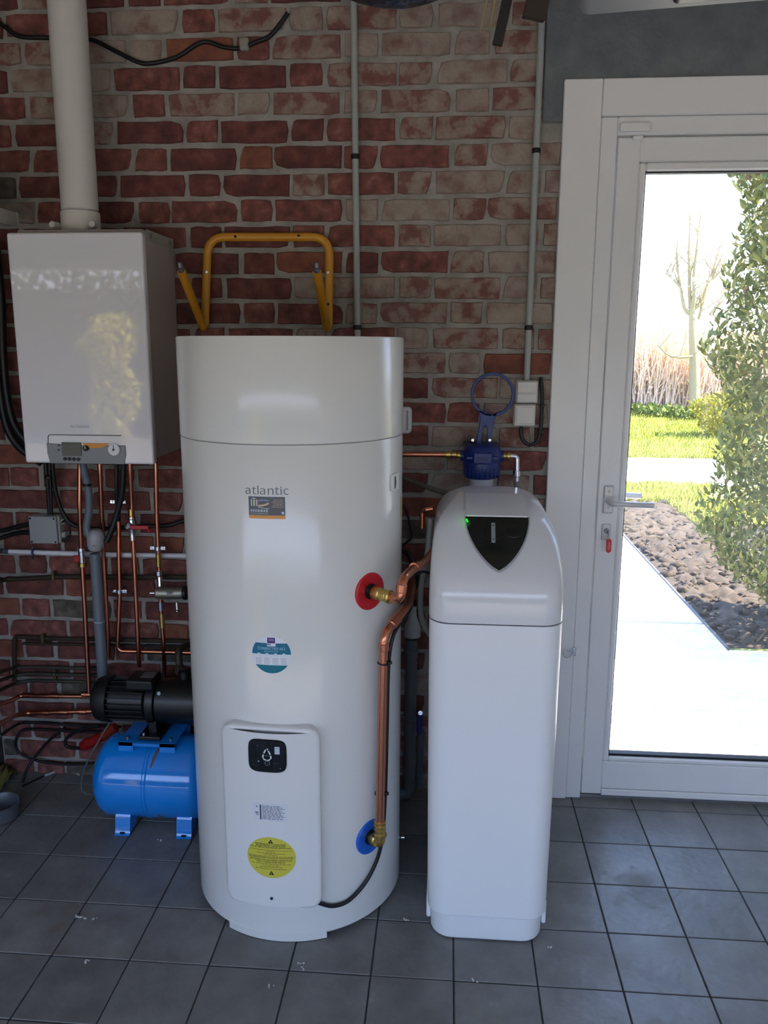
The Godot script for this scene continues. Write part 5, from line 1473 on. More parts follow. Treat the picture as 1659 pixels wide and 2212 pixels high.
func softener() -> void:
	var pl := mat("softener white", Color(0.89, 0.90, 0.91), 0.30)
	var gl := mat("hood white", Color(0.84, 0.84, 0.85), 0.12)
	var cx := 0.1215
	var o := thing("water_softener", "tall narrow white water softener cabinet between the hot-water tank and the glazed door", "water softener", Vector3(cx, 0, 0.48))
	var b := B.new()
	var rows := []
	for q in [[0.140, 0.712, 0.004, 0.052], [0.142, 0.717, 0.012, 0.054], [0.1425, 0.719, 0.074, 0.054]]:
		rows.append(foot_ring(cx, q[0], q[1], 0.25, q[2], q[3], 0.05))
	b.grid(rows, true)
	b.fan(rows[0], Vector3.DOWN); b.fan(rows[-1], Vector3.UP)
	part("plinth", b, pl, o)
	var c := B.new()
	rows = []
	for q in [[0.1500, 0.726, 0.078], [0.1510, 0.7285, 0.082], [0.1545, 0.7290, 0.40], [0.1575, 0.7300, 0.8515]]:
		rows.append(foot_ring(cx, q[0], q[1], 0.24, q[2], 0.052, 0.04))
	c.grid(rows, true)
	c.fan(rows[0], Vector3.DOWN); c.fan(rows[-1], Vector3.UP)
	part("cabinet", c, pl, o)
	for s in [-1.0, 1.0]:
		var lip := B.new()
		lip.rbox(Vector3(cx + s * 0.1475, 0.066, 0.50), Vector3(0.012, 0.066, 0.36), 0.005)
		part("side_lip", lip, pl, o)
	# the glossy hood
	var hd := B.new()
	rows = []
	for q in [[0.1575, 0.8545], [0.1585, 0.857], [0.1590, 0.90], [0.1585, 0.928], [0.1580, 0.950], [0.1570, 0.974], [0.1555, 0.996], [0.1535, 1.017], [0.1490, 1.040], [0.1410, 1.058], [0.1300, 1.074], [0.1150, 1.085], [0.1000, 1.092], [0.0840, 1.097]]:
		var f := hood_z(q[1])
		rows.append(foot_ring(cx, q[0], f, 0.24, q[1], 0.055 if q[1] < 1.0 else lerpf(0.055, 0.045, (q[1] - 1.0) * 10), 0.04))
	hd.grid(rows, true)
	hd.fan(rows[-1], Vector3.UP)
	var hood := part("hood", hd, gl, o, "glossy domed hood")
	# the sloping salt lid, let into the hood
	var ld := B.new()
	rows = []
	for q in [[1.0725, 0.0750], [1.080, 0.0765], [1.086, 0.0775], [1.0925, 0.0770], [1.0965, 0.0755]]:
		var row := PackedVector3Array()
		for k in 9:
			row.append(Vector3(cx + 0.004 + q[1] * (k / 4.0 - 1.0), q[0] + 0.0035, hood_z(q[0]) + 0.004))
		rows.append(row)
	ld.grid(rows, false, 0)
	for k in rows.size() - 1:
		for e in [0, -1]:
			ld.flat(rows[k][e], rows[k + 1][e], rows[k + 1][e] - Vector3(0, 0.006, 0.004), rows[k][e] - Vector3(0, 0.006, 0.004), Vector3(-1 if e == 0 else 1, 0, 0))
	ld.flat(rows[0][0], rows[0][-1], rows[0][-1] - Vector3(0, 0.006, 0.0), rows[0][0] - Vector3(0, 0.006, 0.0), Vector3(0, 0, 1))
	part("salt_lid", ld, mat("lid white", Color(0.82, 0.82, 0.83), 0.2), hood)
	# the dark shield-shaped window
	var shield := func(grow: float, off: float) -> Array:
		var r := []
		for k in 15:
			var t := k / 14.0
			var y := lerpf(1.0705 + grow * 0.4, 0.973 - grow, t)
			var hw := 0.0775 * pow(1.0 - pow(t, 1.75), 0.78) + grow
			var row := PackedVector3Array()
			var z := hood_z(y)
			var sl := Vector2(hood_z(y - 0.004) - hood_z(y + 0.004), 0.008).normalized()
			for j in 13:
				row.append(Vector3(cx + 0.004 + hw * (j / 6.0 - 1.0), y + sl.x * off, z + sl.y * off))
			r.append(row)
		return r
	part("window_rim", B.new().grid(shield.call(0.0035, 0.0015), false, 0), mat("rim grey", Color(0.66, 0.67, 0.68), 0.25), hood)
	var win := part("window", B.new().grid(shield.call(0.0, 0.0028), false, 0), mat("smoked window", Color(0.045, 0.062, 0.058), 0.08), hood, "dark green smoked window shaped like a shield")
	var slope := func(x: float, y: float, off: float) -> Vector3:
		var sl := Vector2(hood_z(y - 0.004) - hood_z(y + 0.004), 0.008).normalized()
		return Vector3(x, y + sl.x * off, hood_z(y) + sl.y * off)
	var p0: Vector3 = slope.call(0.1145, 1.022, 0.004)
	var p1: Vector3 = slope.call(0.1155, 1.058, 0.004)
	var tz: Vector3 = (slope.call(0.1, 1.04, 1.0) - slope.call(0.1, 1.04, 0.0)).normalized()
	var ty := (p1 - p0).normalized()
	var fr := Basis(ty.cross(tz).normalized(), ty, tz)
	# dim workings behind the glass, standing just proud of it as dark relief
	part("valve_dial", B.new().prism(circle(0.028, 30), -0.001, 0.0006, Transform3D(fr, (p0 + p1) * 0.5 + Vector3(0.0, 0.002, 0) - tz * 0.001), 0.0005), mat("valve black", Color(0.022, 0.026, 0.028), 0.3), win)
	part("motor_housing", B.new().prism(circle(0.023, 26), -0.001, 0.0005, Transform3D(fr, (slope.call(0.164, 1.045, 0.003) as Vector3)), 0.0005), mats["valve black"], win)
	part("lever_plate", B.new().prism(rounded(0.0095, (p1 - p0).length(), 0.0015, 2), 0.0, 0.0022, Transform3D(fr, (p0 + p1) * 0.5), 0.0006), mat("lever grey", Color(0.52, 0.54, 0.54), 0.4), win, "pale grey lever plate")
	for q in [0.15, 0.85]:
		part("screw", B.new().rod(p0.lerp(p1, q) + tz * 0.002, p0.lerp(p1, q) + tz * 0.0030, 0.0018, 8), black, win)
	part("indicator_light", B.new().rbox(slope.call(0.0515, 1.0625, 0.0035), Vector3(0.0045, 0.012, 0.003), 0.0014, fr * Basis(Vector3(0, 0, 1), 0.25)), led(), win, "green indicator light")
	var lamp := OmniLight3D.new()
	lamp.name = "indicator_glow"
	lamp.light_color = Color(0.1, 1.0, 0.3)
	lamp.light_energy = 0.00002; lamp.light_size = 0.004; lamp.omni_range = 6.0; lamp.omni_attenuation = 2.0; lamp.shadow_enabled = true
	add_child(lamp)
	lamp.position = slope.call(0.0515, 1.0625, 0.010)

func led() -> StandardMaterial3D:
	var m := mat("green indicator", Color(0.05, 0.55, 0.15), 0.3)
	m.emission_enabled = true; m.emission = Color(0.05, 0.85, 0.2); m.emission_energy_multiplier = 0.22
	return m

# ---------- the wall between tank and door ----------
func filter_and_wall() -> void:
	var navy := mat("filter blue", Color(0.075, 0.16, 0.43), 0.35)
	var c := Vector3(0.1038, 1.1641, 0.0950)
	var o := thing("water_filter", "dark blue water filter head with a clear bowl, above the back of the softener", "filter", Vector3(0.1067, 1.0581, 0.0950))
	# head: a ribbed upper cap and the screw collar under it
	part("head", B.new().lathe([Vector2(0, 0.036), Vector2(0.040, 0.036), Vector2(0.052, 0.028), Vector2(0.0575, 0.014), Vector2(0.0585, -0.010), Vector2(0.057, -0.012), Vector2(0, -0.012)], Transform3D(Basis(), c), 40), navy, o)
	part("collar", B.new().lathe([Vector2(0, -0.012), Vector2(0.0545, -0.012), Vector2(0.0565, -0.016), Vector2(0.0560, -0.050), Vector2(0.049, -0.064), Vector2(0.040, -0.067), Vector2(0, -0.067)], Transform3D(Basis(), c), 40), navy, o)
	for k in 9:
		var a := deg_to_rad(-56.0 + k * 14.0)
		part("grip_rib", B.new().rbox(c + Vector3(sin(a) * 0.0550, -0.046, cos(a) * 0.0550), Vector3(0.0035, 0.030, 0.006), 0.0015, Basis(Vector3.UP, a)), navy, o)
	part("front_boss", B.new().rbox(c + Vector3(0.0, 0.000, 0.052), Vector3(0.054, 0.034, 0.020), 0.004), navy, o)
	for k in 5:
		part("boss_rib", B.new().rbox(c + Vector3((k - 2) * 0.007, 0.0, 0.062), Vector3(0.003, 0.012, 0.003), 0.001), navy, o)
	for s in [-1.0, 1.0]:
		part("port", B.new().rod(c + Vector3(s * 0.045, 0.0, 0.0), c + Vector3(s * 0.064, 0.0, 0.0), 0.017, 20, 0.002), navy, o)
		part("side_rib", B.new().rbox(c + Vector3(s * 0.038, 0.0, 0.045), Vector3(0.020, 0.008, 0.016), 0.002), navy, o)
	var bowl := mat("clear bowl", Color(0.72, 0.72, 0.76), 0.25)
	part("bowl", B.new().lathe([Vector2(0, -0.19), Vector2(0.026, -0.188), Vector2(0.034, -0.17), Vector2(0.0365, -0.066), Vector2(0.0, -0.066)], Transform3D(Basis(), c), 32), bowl, o, "pale bowl")
	part("wall_bracket", B.new().cbox(Vector3(0.0477, 1.1944, 0.0000), c + Vector3(0.05, 0.034, -0.03), 0.003), navy, o)
	for q in [Vector3(0.0747, 1.2119, 0.1000), Vector3(0.1256, 1.2125, 0.1000)]:
		part("bracket_screw", B.new().rod(q - Vector3(0, 0, 0.10), q, 0.006, 14, 0.002), chrome, o)
	# the blue spanner standing in the bracket
	var sp := thing("filter_spanner", "blue plastic ring spanner standing upright on top of the blue water filter", "spanner", Vector3(0.1032, 1.1979, 0.0850))
	var rc := Vector3(0.1311, 1.3470, 0.0750)
	part("ring", B.new().prism(ringpoly(0.0655, 0.0565), -0.006, 0.006, Transform3D(Basis(), rc), 0.0015), mat("spanner blue", Color(0.07, 0.19, 0.46), 0.35), sp)
	var hpts := PackedVector2Array()
	for q in [Vector3(0.0897, 1.3039, 0.0750), Vector3(0.1107, 1.2917, 0.0750), Vector3(0.1329, 1.2891, 0.0750), Vector3(0.1547, 1.2977, 0.0750), Vector3(0.1427, 1.2837, 0.0750), Vector3(0.1364, 1.2642, 0.0750), Vector3(0.1322, 1.2181, 0.0750), Vector3(0.1304, 1.1858, 0.0750), Vector3(0.1165, 1.1856, 0.0750), Vector3(0.1189, 1.2459, 0.0750), Vector3(0.1131, 1.2556, 0.0750), Vector3(0.1063, 1.2500, 0.0750), Vector3(0.0984, 1.1854, 0.0750), Vector3(0.0830, 1.1852, 0.0750), Vector3(0.0926, 1.2456, 0.0750), Vector3(0.0960, 1.2735, 0.0750)]:
		hpts.append(Vector2(q.x, q.y))
	part("handle", B.new().prism(hpts, rc.z - 0.006, rc.z + 0.006, Transform3D(), 0.0015), mats["spanner blue"], sp)
	# its water pipes
	var wl := run("filter_inlet_pipe", [Vector3(-0.2336, 1.1651, 0.0950), Vector3(0.0022, 1.1669, 0.0950), c + Vector3(-0.062, 0.0, 0.0)], 0.0078, 0.02, copper, "level copper pipe from behind the tall tank to the blue filter")
	part("press_fitting", B.new().rod(Vector3(-0.0061, 1.1668, 0.0950), Vector3(0.0120, 1.1671, 0.0950), 0.0102, 14), brass, wl)
	part("press_fitting", B.new().rod(Vector3(0.0134, 1.1671, 0.0950), Vector3(0.0273, 1.1673, 0.0950), 0.0096, 14), brass, wl)
	part("press_fitting", B.new().rod(Vector3(0.0287, 1.1673, 0.0950), c + Vector3(-0.062, 0.0, 0.0), 0.0102, 14), brass, wl)
	var n0 := c + Vector3(0.063, 0.001, 0.0)
	var fo := thing("flexible_hose", "braided hose with a shiny elbow, from the blue filter down behind the softener", "hose", Vector3(0.2069, 1.0598, 0.0950))
	part("threaded_end", B.new().rod(n0, n0 + Vector3(0.012, 0, 0), 0.0085, 14), brass, fo)
	part("hex_nut", B.new().rod(n0 + Vector3(0.010, 0, 0), n0 + Vector3(0.022, 0, 0), 0.0135, 6), brass, fo, "brass hexagon nut")
	var q1 := n0 + Vector3(0.042, 0.0, 0.0)
	part("elbow", B.new().tube(fillet([n0 + Vector3(0.02, 0, 0), q1, q1 + Vector3(0.001, -0.046, 0)], 0.030, 8), 0.0075, 14), chrome, fo)
	part("swivel_nut", B.new().rod(q1 + Vector3(0, -0.044, 0), q1 + Vector3(0, -0.062, 0), 0.0125, 6), chrome, fo)
	part("ferrule", B.new().rod(q1 + Vector3(0, -0.062, 0), q1 + Vector3(0, -0.078, 0), 0.0085, 14), chrome, fo)
	part("hose", B.new().tube(flow([q1 + Vector3(0, -0.076, 0), q1 + Vector3(0.001, -0.13, 0.002), q1 + Vector3(0.002, -0.20, 0.02), q1 + Vector3(0.0, -0.3, 0.06)], 5), 0.0088, 14), mat("braid", Color(0.42, 0.43, 0.43), 0.45, 0.4), fo)
	# sockets at the door side
	var tr := mat("conduit grey", Color(0.62, 0.64, 0.63), 0.5)
	var plate := mat("socket white", Color(0.76, 0.755, 0.735), 0.4)
	for k in 2:
		var sc := Vector3(0.2360, 1.3529, 0.0180) if k == 0 else Vector3(0.2317, 1.2827, 0.0180)
		var so := thing("wall_socket", ["upper of two square wall boxes beside the door, with a flap lid", "lower of two square wall boxes, directly above the cable bow"][k], "socket", Vector3(sc.x, sc.y, 0), "square wall boxes beside the door")
		part("back_box", B.new().rbox(sc, Vector3(0.066, 0.068, 0.036), 0.004), plate, so)
		part("cover", B.new().rbox(sc + Vector3(0, 0, 0.022), Vector3(0.060, 0.062, 0.010), 0.003), mat("socket cover", Color(0.80, 0.795, 0.78), 0.3), so)
		if k == 0:
			part("flap_ridge", B.new().rbox(sc + Vector3(0, -0.004, 0.027), Vector3(0.058, 0.006, 0.006), 0.0025), mats["socket cover"], so)
		else:
			part("rocker", B.new().rbox(sc + Vector3(0, 0, 0.0265), Vector3(0.050, 0.050, 0.006), 0.002), mats["socket cover"], so)
	var bow := thing("black_cable", "dark cable bowing under the two square wall boxes and up beside the door", "cable", Vector3(0.2576, 1.1893, 0.0200))
	part("cable", B.new().tube(flow([Vector3(0.2255, 1.2518, 0.0220), Vector3(0.2236, 1.2277, 0.0220), Vector3(0.2330, 1.2021, 0.0220), Vector3(0.2531, 1.1909, 0.0220), Vector3(0.2738, 1.2026, 0.0220), Vector3(0.2826, 1.2324, 0.0200), Vector3(0.2846, 1.2916, 0.0180), Vector3(0.2839, 1.3476, 0.0160), Vector3(0.2785, 1.3960, 0.0080)], 6), 0.0058, 10), mat("dark cable", Color(0.10, 0.105, 0.11), 0.5), bow)
	for q in [Vector3(0.2849, 1.2322, 0.0180), Vector3(0.2852, 1.3099, 0.0180)]:
		part("cable_clip", B.new().rbox(q, Vector3(0.014, 0.010, 0.016), 0.003), black, bow)
	# two conduits with dark clips
	for k in 2:
		var a := Vector3(-0.2895, 2.5, 0.014) if k == 0 else Vector3(0.2405, 2.5, 0.014)
		var b := Vector3(-0.279, 1.30, 0.014) if k == 0 else Vector3(0.2360, 1.3834, 0.0140)
		var co := thing("conduit", ["left grey upright conduit, running down behind the tall tank", "right grey upright conduit, running down beside the door to the wall boxes"][k], "conduit", b, "grey upright conduits on the brick wall")
		part("tube", B.new().rod(a, b, 0.0097, 18), tr, co)
		for y in ([2.031, 1.543] if k == 0 else [2.040, 1.543]):
			var p := a.lerp(b, (a.y - y) / (a.y - b.y))
			part("clip", B.new().rod(p - Vector3(0, 0.007, 0), p + Vector3(0, 0.007, 0), 0.0125, 18), black, co)
			part("clip_base", B.new().cbox(p + Vector3(-0.010, -0.007, -0.014), p + Vector3(0.010, 0.007, 0.0)), black, co)
	# white box on the wall at the tank's edge
	var wb := thing("white_casing", "small rounded white casing on the wall at the right edge of the tall tank", "casing", Vector3(-0.1352, 1.2631, 0.0000))
	part("shell", B.new().rbox(Vector3(-0.1340, 1.2638, 0.0240), Vector3(0.046, 0.084, 0.046), 0.014), mat("casing white", Color(0.80, 0.81, 0.82), 0.35), wb)
	part("strip", B.new().rbox(Vector3(-0.1242, 1.2645, 0.0470), Vector3(0.006, 0.060, 0.004), 0.0015), mat("casing grey", Color(0.58, 0.59, 0.60), 0.4), wb)
	# what stands in the gap between tank and softener
	var gp := mat("gap drain grey", Color(0.33, 0.35, 0.37), 0.5)
	var dr := thing("drain_pipe", "grey drain pipe with a pale funnel mouth in the gap between tank and softener", "pipe", Vector3(-0.1036, 0.0444, 0.0800))
	part("funnel", B.new().lathe([Vector2(0.012, 0.055), Vector2(0.014, 0.02), Vector2(0.026, -0.010), Vector2(0.0265, -0.045), Vector2(0.0, -0.046)], Transform3D(Basis(), Vector3(-0.1004, 0.6259, 0.0800)), 22), mat("funnel white", Color(0.66, 0.67, 0.67), 0.4), dr)
	part("pipe", B.new().rod(Vector3(-0.1028, 0.5715, 0.0800), Vector3(-0.1054, 0.0696, 0.0800), 0.0195, 22), gp, dr)
	for q in [Vector3(-0.1040, 0.5402, 0.0800), Vector3(-0.1045, 0.2928, 0.0800)]:
		part("joint", B.new().rod(q, q - Vector3(0, 0.035, 0), 0.0225, 22), gp, dr)
	part("foot_bend", B.new().tube(fillet([Vector3(-0.1055, 0.0864, 0.0800), Vector3(-0.1050, 0.0325, 0.0800), Vector3(-0.1568, 0.0291, 0.0900)], 0.03), 0.021, 16), gp, dr)
	var th := thing("clear_hose", "clear bent hose at the left side of the softener", "hose", Vector3(-0.0522, 0.6687, 0.3000))
	var clear := mat("milky hose", Color(0.56, 0.57, 0.54), 0.25)
	part("hose", B.new().tube(flow([Vector3(-0.0429, 1.0228, 0.3500), Vector3(-0.0492, 0.9307, 0.3500), Vector3(-0.0612, 0.8637, 0.3500), Vector3(-0.0684, 0.7929, 0.3400), Vector3(-0.0626, 0.7210, 0.3300), Vector3(-0.0384, 0.6737, 0.3200), Vector3(-0.0115, 0.6417, 0.3000)], 6), 0.0085, 12), clear, th)
	part("tie", B.new().tube(flow([Vector3(-0.0846, 0.8676, 0.3800), Vector3(-0.0592, 0.8789, 0.3800), Vector3(-0.0350, 0.8687, 0.3700)], 4), 0.0035, 8), black, th)
	var t2 := thing("clear_hose", "thin clear hose slanting from the tall tank to the top of the softener", "hose", Vector3(-0.0675, 1.0873, 0.2000))
	part("hose", B.new().tube(flow([Vector3(-0.1610, 1.1075, 0.1200), Vector3(-0.1105, 1.0948, 0.1500), Vector3(-0.0539, 1.0834, 0.2000), Vector3(0.0003, 1.0773, 0.2600)], 5), 0.0075, 12), mat("dim clear hose", Color(0.36, 0.35, 0.32), 0.25), t2)
	run("copper_stub", [Vector3(-0.0378, 1.0402, 0.3000), Vector3(-0.0598, 1.0371, 0.3000), Vector3(-0.0666, 1.0323, 0.2900), Vector3(-0.0673, 0.9827, 0.2900)], 0.0085, 0.012, copper, "short copper elbow beside the softener hood", "pipe")
	var bc := thing("black_cable", "thin black cable hanging beside the tall tank above the red ring", "cable", Vector3(-0.1228, 0.8556, 0.0000))
	part("cable", B.new().tube(flow([Vector3(-0.1508, 1.0069, 0.0000), Vector3(-0.1263, 0.9717, 0.0100), Vector3(-0.1156, 0.9267, 0.0100), Vector3(-0.1078, 0.8920, 0.0100), Vector3(-0.1254, 0.8703, 0.0100), Vector3(-0.1496, 0.8473, 0.0000)], 6), 0.0035, 8), black, bc)
	var bl := thing("black_cable", "bundle of black cable loops behind the curly copper pipe", "cable", Vector3(-0.1014, 0.8345, 0.2000))
	part("cable", B.new().tube(flow([Vector3(-0.1268, 0.8908, 0.2000), Vector3(-0.1065, 0.8823, 0.2200), Vector3(-0.0979, 0.8472, 0.2200), Vector3(-0.1113, 0.8113, 0.2200), Vector3(-0.1064, 0.7696, 0.2000), Vector3(-0.0850, 0.7949, 0.2200), Vector3(-0.0820, 0.8390, 0.2400)], 6), 0.0075, 10), black, bl)
	var vb := thing("blue_valve", "small dark blue valve low in the gap between tank and softener", "valve", Vector3(-0.0751, 0.2957, 0.1000))
	part("handle", B.new().rbox(Vector3(-0.0732, 0.2926, 0.1100), Vector3(0.017, 0.070, 0.02), 0.006), mat("valve blue", Color(0.07, 0.10, 0.42), 0.4), vb)
	part("stem", B.new().rod(Vector3(-0.0770, 0.2805, 0.0000), Vector3(-0.0704, 0.3375, 0.1200), 0.008, 10), chrome, vb)
	part("pipe", B.new().rod(Vector3(-0.0698, 0.2436, 0.0600), Vector3(-0.0735, 0.0428, 0.0600), 0.012, 12), gp, vb)
	var bt := thing("floor_bolt", "tiny bright bolt end at the right foot of the tall tank", "bolt", Vector3(-0.1066, 0.0891, 0.4200))
	part("bolt", B.new().rod(Vector3(-0.1123, 0.1018, 0.4400), Vector3(-0.1016, 0.1024, 0.4400), 0.0045, 10), chrome, bt)
	hook_rack()

func ringpoly(r1: float, r0: float) -> PackedVector2Array:
	# a ring as one outline, cut open at the bottom
	var out := PackedVector2Array()
	for k in 41:
		var a := -PI * 0.5 + 0.004 + (TAU - 0.008) * k / 40
		out.append(Vector2(cos(a), sin(a)) * r1)
	for k in 41:
		var a := -PI * 0.5 + 0.004 + (TAU - 0.008) * (40 - k) / 40
		out.append(Vector2(cos(a), sin(a)) * r0)
	return out

func hook_rack() -> void:
	var ye := mat("yellow paint", Color(0.80, 0.56, 0.15), 0.35)
	var o := thing("wall_rack", "yellow tubular fold-out rack on the brick wall above the tall tank", "rack", Vector3(-0.5554, 1.6907, 0.0000))
	var z := 0.024
	var p := [Vector3(-0.7520, 1.5463, 0.0240), Vector3(-0.7327, 1.8077, 0.0240), Vector3(-0.3625, 1.8054, 0.0240), Vector3(-0.3679, 1.5442, 0.0240)]
	part("frame_tube", B.new().tube(fillet([p[0] + Vector3(0, 0.004, 0), p[1], p[2], p[3] + Vector3(0, 0.004, 0)], 0.055, 10), 0.0125, 18), ye, o)
	for k in 2:
		var base: Vector3 = (p[0] if k == 0 else p[3]) + Vector3(-0.004, -0.004, 0)
		var tip := base + Vector3(0.002, 0.148, 0.20)
		var arm := part("arm", B.new().tube(fillet([(p[0] if k == 0 else p[3]) + Vector3(0, 0.02, 0), base + Vector3(0, -0.004, 0.004), tip], 0.016, 6), 0.0125, 18), ye, o)
		part("tip_bolt", B.new().rod(tip, tip + Vector3(0, 0.010, 0.008), 0.0095, 8), steel, arm)
		part("tip_nut", B.new().rod(tip + Vector3(0, 0.010, 0.008), tip + Vector3(0, 0.024, 0.014), 0.0070, 6), steel, arm)
	for q in [Vector3(-0.7359, 1.7045, 0.0370), Vector3(-0.3658, 1.7020, 0.0370)]:
		part("wall_screw", B.new().rod(q, q + Vector3(0, 0, 0.003), 0.0045, 10), chrome, o)
	for q in [Vector3(-0.6456, 1.8070, 0.0365), Vector3(-0.4537, 1.8084, 0.0365), Vector3(-0.3668, 1.6106, 0.0365)]:
		part("screw_hole", B.new().rod(q - Vector3(0, 0, 0.002), q + Vector3(0, 0, 0.001), 0.004, 10), mat("hole dark", Color(0.10, 0.06, 0.03), 0.9), o)

# ---------- things at the top edge ----------
func overhead() -> void:
	var cb := thing("black_cable", "black cable sagging across the top of the brick wall behind the flue pipe", "cable", Vector3(-0.8918, 2.2940, 0.0200))
	part("cable", B.new().tube(flow([Vector3(-1.3736, 2.4302, 0.0150), Vector3(-1.3224, 2.4043, 0.0150), Vector3(-1.2797, 2.3760, 0.0150), Vector3(-1.1888, 2.3690, 0.0150), Vector3(-1.0701, 2.3638, 0.0150), Vector3(-0.9956, 2.3324, 0.0150), Vector3(-0.9280, 2.3000, 0.0150), Vector3(-0.8867, 2.2942, 0.0150), Vector3(-0.8099, 2.3086, 0.0150), Vector3(-0.7465, 2.3417, 0.0150), Vector3(-0.7121, 2.3470, 0.0150), Vector3(-0.6649, 2.3325, 0.0150), Vector3(-0.6174, 2.3290, 0.0150), Vector3(-0.5763, 2.3427, 0.0150), Vector3(-0.5285, 2.3611, 0.0150), Vector3(-0.4776, 2.4177, 0.0150)], 6), 0.0062, 10), black, cb)
	part("cable_clip", B.new().rbox(Vector3(-0.6069, 2.3396, 0.0120), Vector3(0.030, 0.036, 0.022), 0.008), mat("pale clip", Color(0.55, 0.54, 0.50), 0.5), cb)
	# laths and a dark strip leaning out from the ceiling beams
	var wood := mat("pale lath", Color(0.62, 0.56, 0.42), 0.7)
	var l1 := solo("lath", B.new().taper([Vector3(0.0751, 2.2536, 0.6000), Vector3(0.0531, 2.1566, 0.6000)], [0.0035, 0.002], 6), wood, "left of two thin pale sticks hanging down at the top edge", "stick", "pale sticks at the top")
	var l2 := solo("lath", B.new().taper([Vector3(0.0889, 2.2532, 0.6000), Vector3(0.0740, 2.1579, 0.6000)], [0.0055, 0.0022], 6), wood, "right of two thin pale sticks hanging down at the top edge", "stick", "pale sticks at the top")
	var a := Vector3(0.1153, 2.2446, 0.6200)
	var b := Vector3(0.0899, 2.1217, 0.6200)
	var xf := B.along(b, a)
	solo("metal_strip", B.new().prism(PackedVector2Array([Vector2(-0.011, -0.004), Vector2(0.011, -0.004), Vector2(0.011, 0.004), Vector2(-0.011, 0.004)]), 0.0, (a - b).length(), Transform3D(Basis(xf.basis.x, xf.basis.z, xf.basis.y) * Basis(Vector3(0, 0, 1), 0.0), b), 0.001), mat("dark strip", Color(0.13, 0.12, 0.11), 0.6), "dark flat strip pointing down between the sticks and the brown lath", "strip")
	var c := Vector3(0.1920, 2.2990, 0.5000)
	var d := Vector3(0.1729, 2.2128, 0.5000)
	var yf := B.along(d, c)
	solo("wooden_lath", B.new().prism(PackedVector2Array([Vector2(-0.028, -0.008), Vector2(0.020, -0.008), Vector2(0.024, 0.008), Vector2(-0.024, 0.008)]), 0.0, (c - d).length(), Transform3D(Basis(yf.basis.x, yf.basis.z, yf.basis.y), d), 0.002), mat("brown lath", Color(0.24, 0.20, 0.17), 0.7), "brown wooden lath in front of the right grey conduit at the top edge", "lath")
	# a blue and white plastic sack lying on the beams
	var sk := B.new()
	var rows := []
	for i in 9:
		var t := i / 8.0
		var row := PackedVector3Array()
		var cc := Vector3(-0.2463, 2.2692, 0.5000).lerp(Vector3(-0.0422, 2.2620, 0.5000), t)
		var r := 0.030 * pow(sin(PI * clampf(t * 0.92 + 0.04, 0, 1)), 0.6) + 0.003
		for k in 14:
			var g := TAU * k / 14
			row.append(cc + Vector3(0.004 * sin(k * 2.1 + i), sin(g) * r * 0.55 * (1.0 + 0.12 * sin(i * 2.3 + k * 1.7)) + 0.008, cos(g) * r * 2.2))
		rows.append(row)
	sk.grid(rows, true)
	var sack := solo("plastic_sack", sk, tex_mat("sack print", noise_tex(0.012, [[0.0, Color(0.06, 0.08, 0.11)], [0.55, Color(0.09, 0.13, 0.20)], [0.64, Color(0.42, 0.46, 0.50)], [0.72, Color(0.10, 0.20, 0.36)], [1.0, Color(0.05, 0.07, 0.10)]], 256, 3, FastNoiseLite.TYPE_SIMPLEX_SMOOTH, 41), 4.0, 0.4), "blue and white plastic sack peeping out at the top edge", "sack")
	# the grey housing that hangs under the ceiling at the right
	var op := thing("garage_opener", "pale grey rounded housing hanging below the ceiling at the top right", "opener", Vector3(0.50, 2.05, 1.1))
	var h0 := Vector3(0.1980, 2.0333, 1.0000)
	var ang := 0.144
	var bs := Basis(Vector3.UP, -ang)
	var hc := h0 + bs * Vector3(0.345, 0.075, 0.16)
	part("shell", B.new().rbox(hc, Vector3(0.68, 0.15, 0.32), 0.022, bs), mat("opener grey", Color(0.50, 0.51, 0.52), 0.45), op)
	part("lamp_cover", B.new().rbox(hc + bs * Vector3(0.075, -0.068, 0.025), Vector3(0.53, 0.03, 0.28), 0.012, bs), mat("opener black", Color(0.035, 0.04, 0.05), 0.3), op, "dark inset panel")
	part("end_bumper", B.new().rbox(hc + bs * Vector3(-0.345, 0.0, 0.01), Vector3(0.03, 0.12, 0.24), 0.014, bs), black, op)
	for s in [-0.2, 0.2]:
		part("hanger", B.new().cbox(hc + Vector3(s - 0.012, 0.06, -0.002), Vector3(hc.x + s + 0.012, 2.60, hc.z + 0.002)), steel, op)
	# a white trunking end on the left wall
	var wt := thing("white_trunking", "white trunking end on the left wall above the boiler", "trunking", Vector3(-1.3365, 1.8578, 0.0500))
	var e := Vector3(-1.2739, 1.8279, 0.1200)
	part("trunk", B.new().cbox(Vector3(-1.55, e.y, 0.12), Vector3(e.x, e.y + 0.040, 0.75), 0.003), mat("trunk white", Color(0.72, 0.72, 0.69), 0.5), wt)
	part("end_cap", B.new().cbox(Vector3(-1.55, e.y - 0.001, 0.112), Vector3(e.x + 0.001, e.y + 0.041, 0.124), 0.003), mats["trunk white"], wt)

# ---------- the garden behind the glass ----------
func leaf_mesh(l: float, w: float, fold: float) -> ArrayMesh:
	var b := B.new()
	var rows := []
	for k in 6:
		var t := k / 5.0
		var h := w * 0.5 * sin(PI * pow(t, 0.75)) + 0.0006
		var y := t * l
		var z := -0.25 * l * t * t
		rows.append(PackedVector3Array([Vector3(-h, y, z + fold * h), Vector3(0, y, z), Vector3(h, y, z + fold * h)]))
	for k in 5:
		for e in 2:
			b.quad(rows[k][e], rows[k][e + 1], rows[k + 1][e + 1], rows[k + 1][e], Vector3(0, 0.2, 1).normalized(), Vector3(0, 0.2, 1).normalized(), Vector3(0, 0.2, 1).normalized(), Vector3(0, 0.2, 1).normalized())
	return b.mesh()

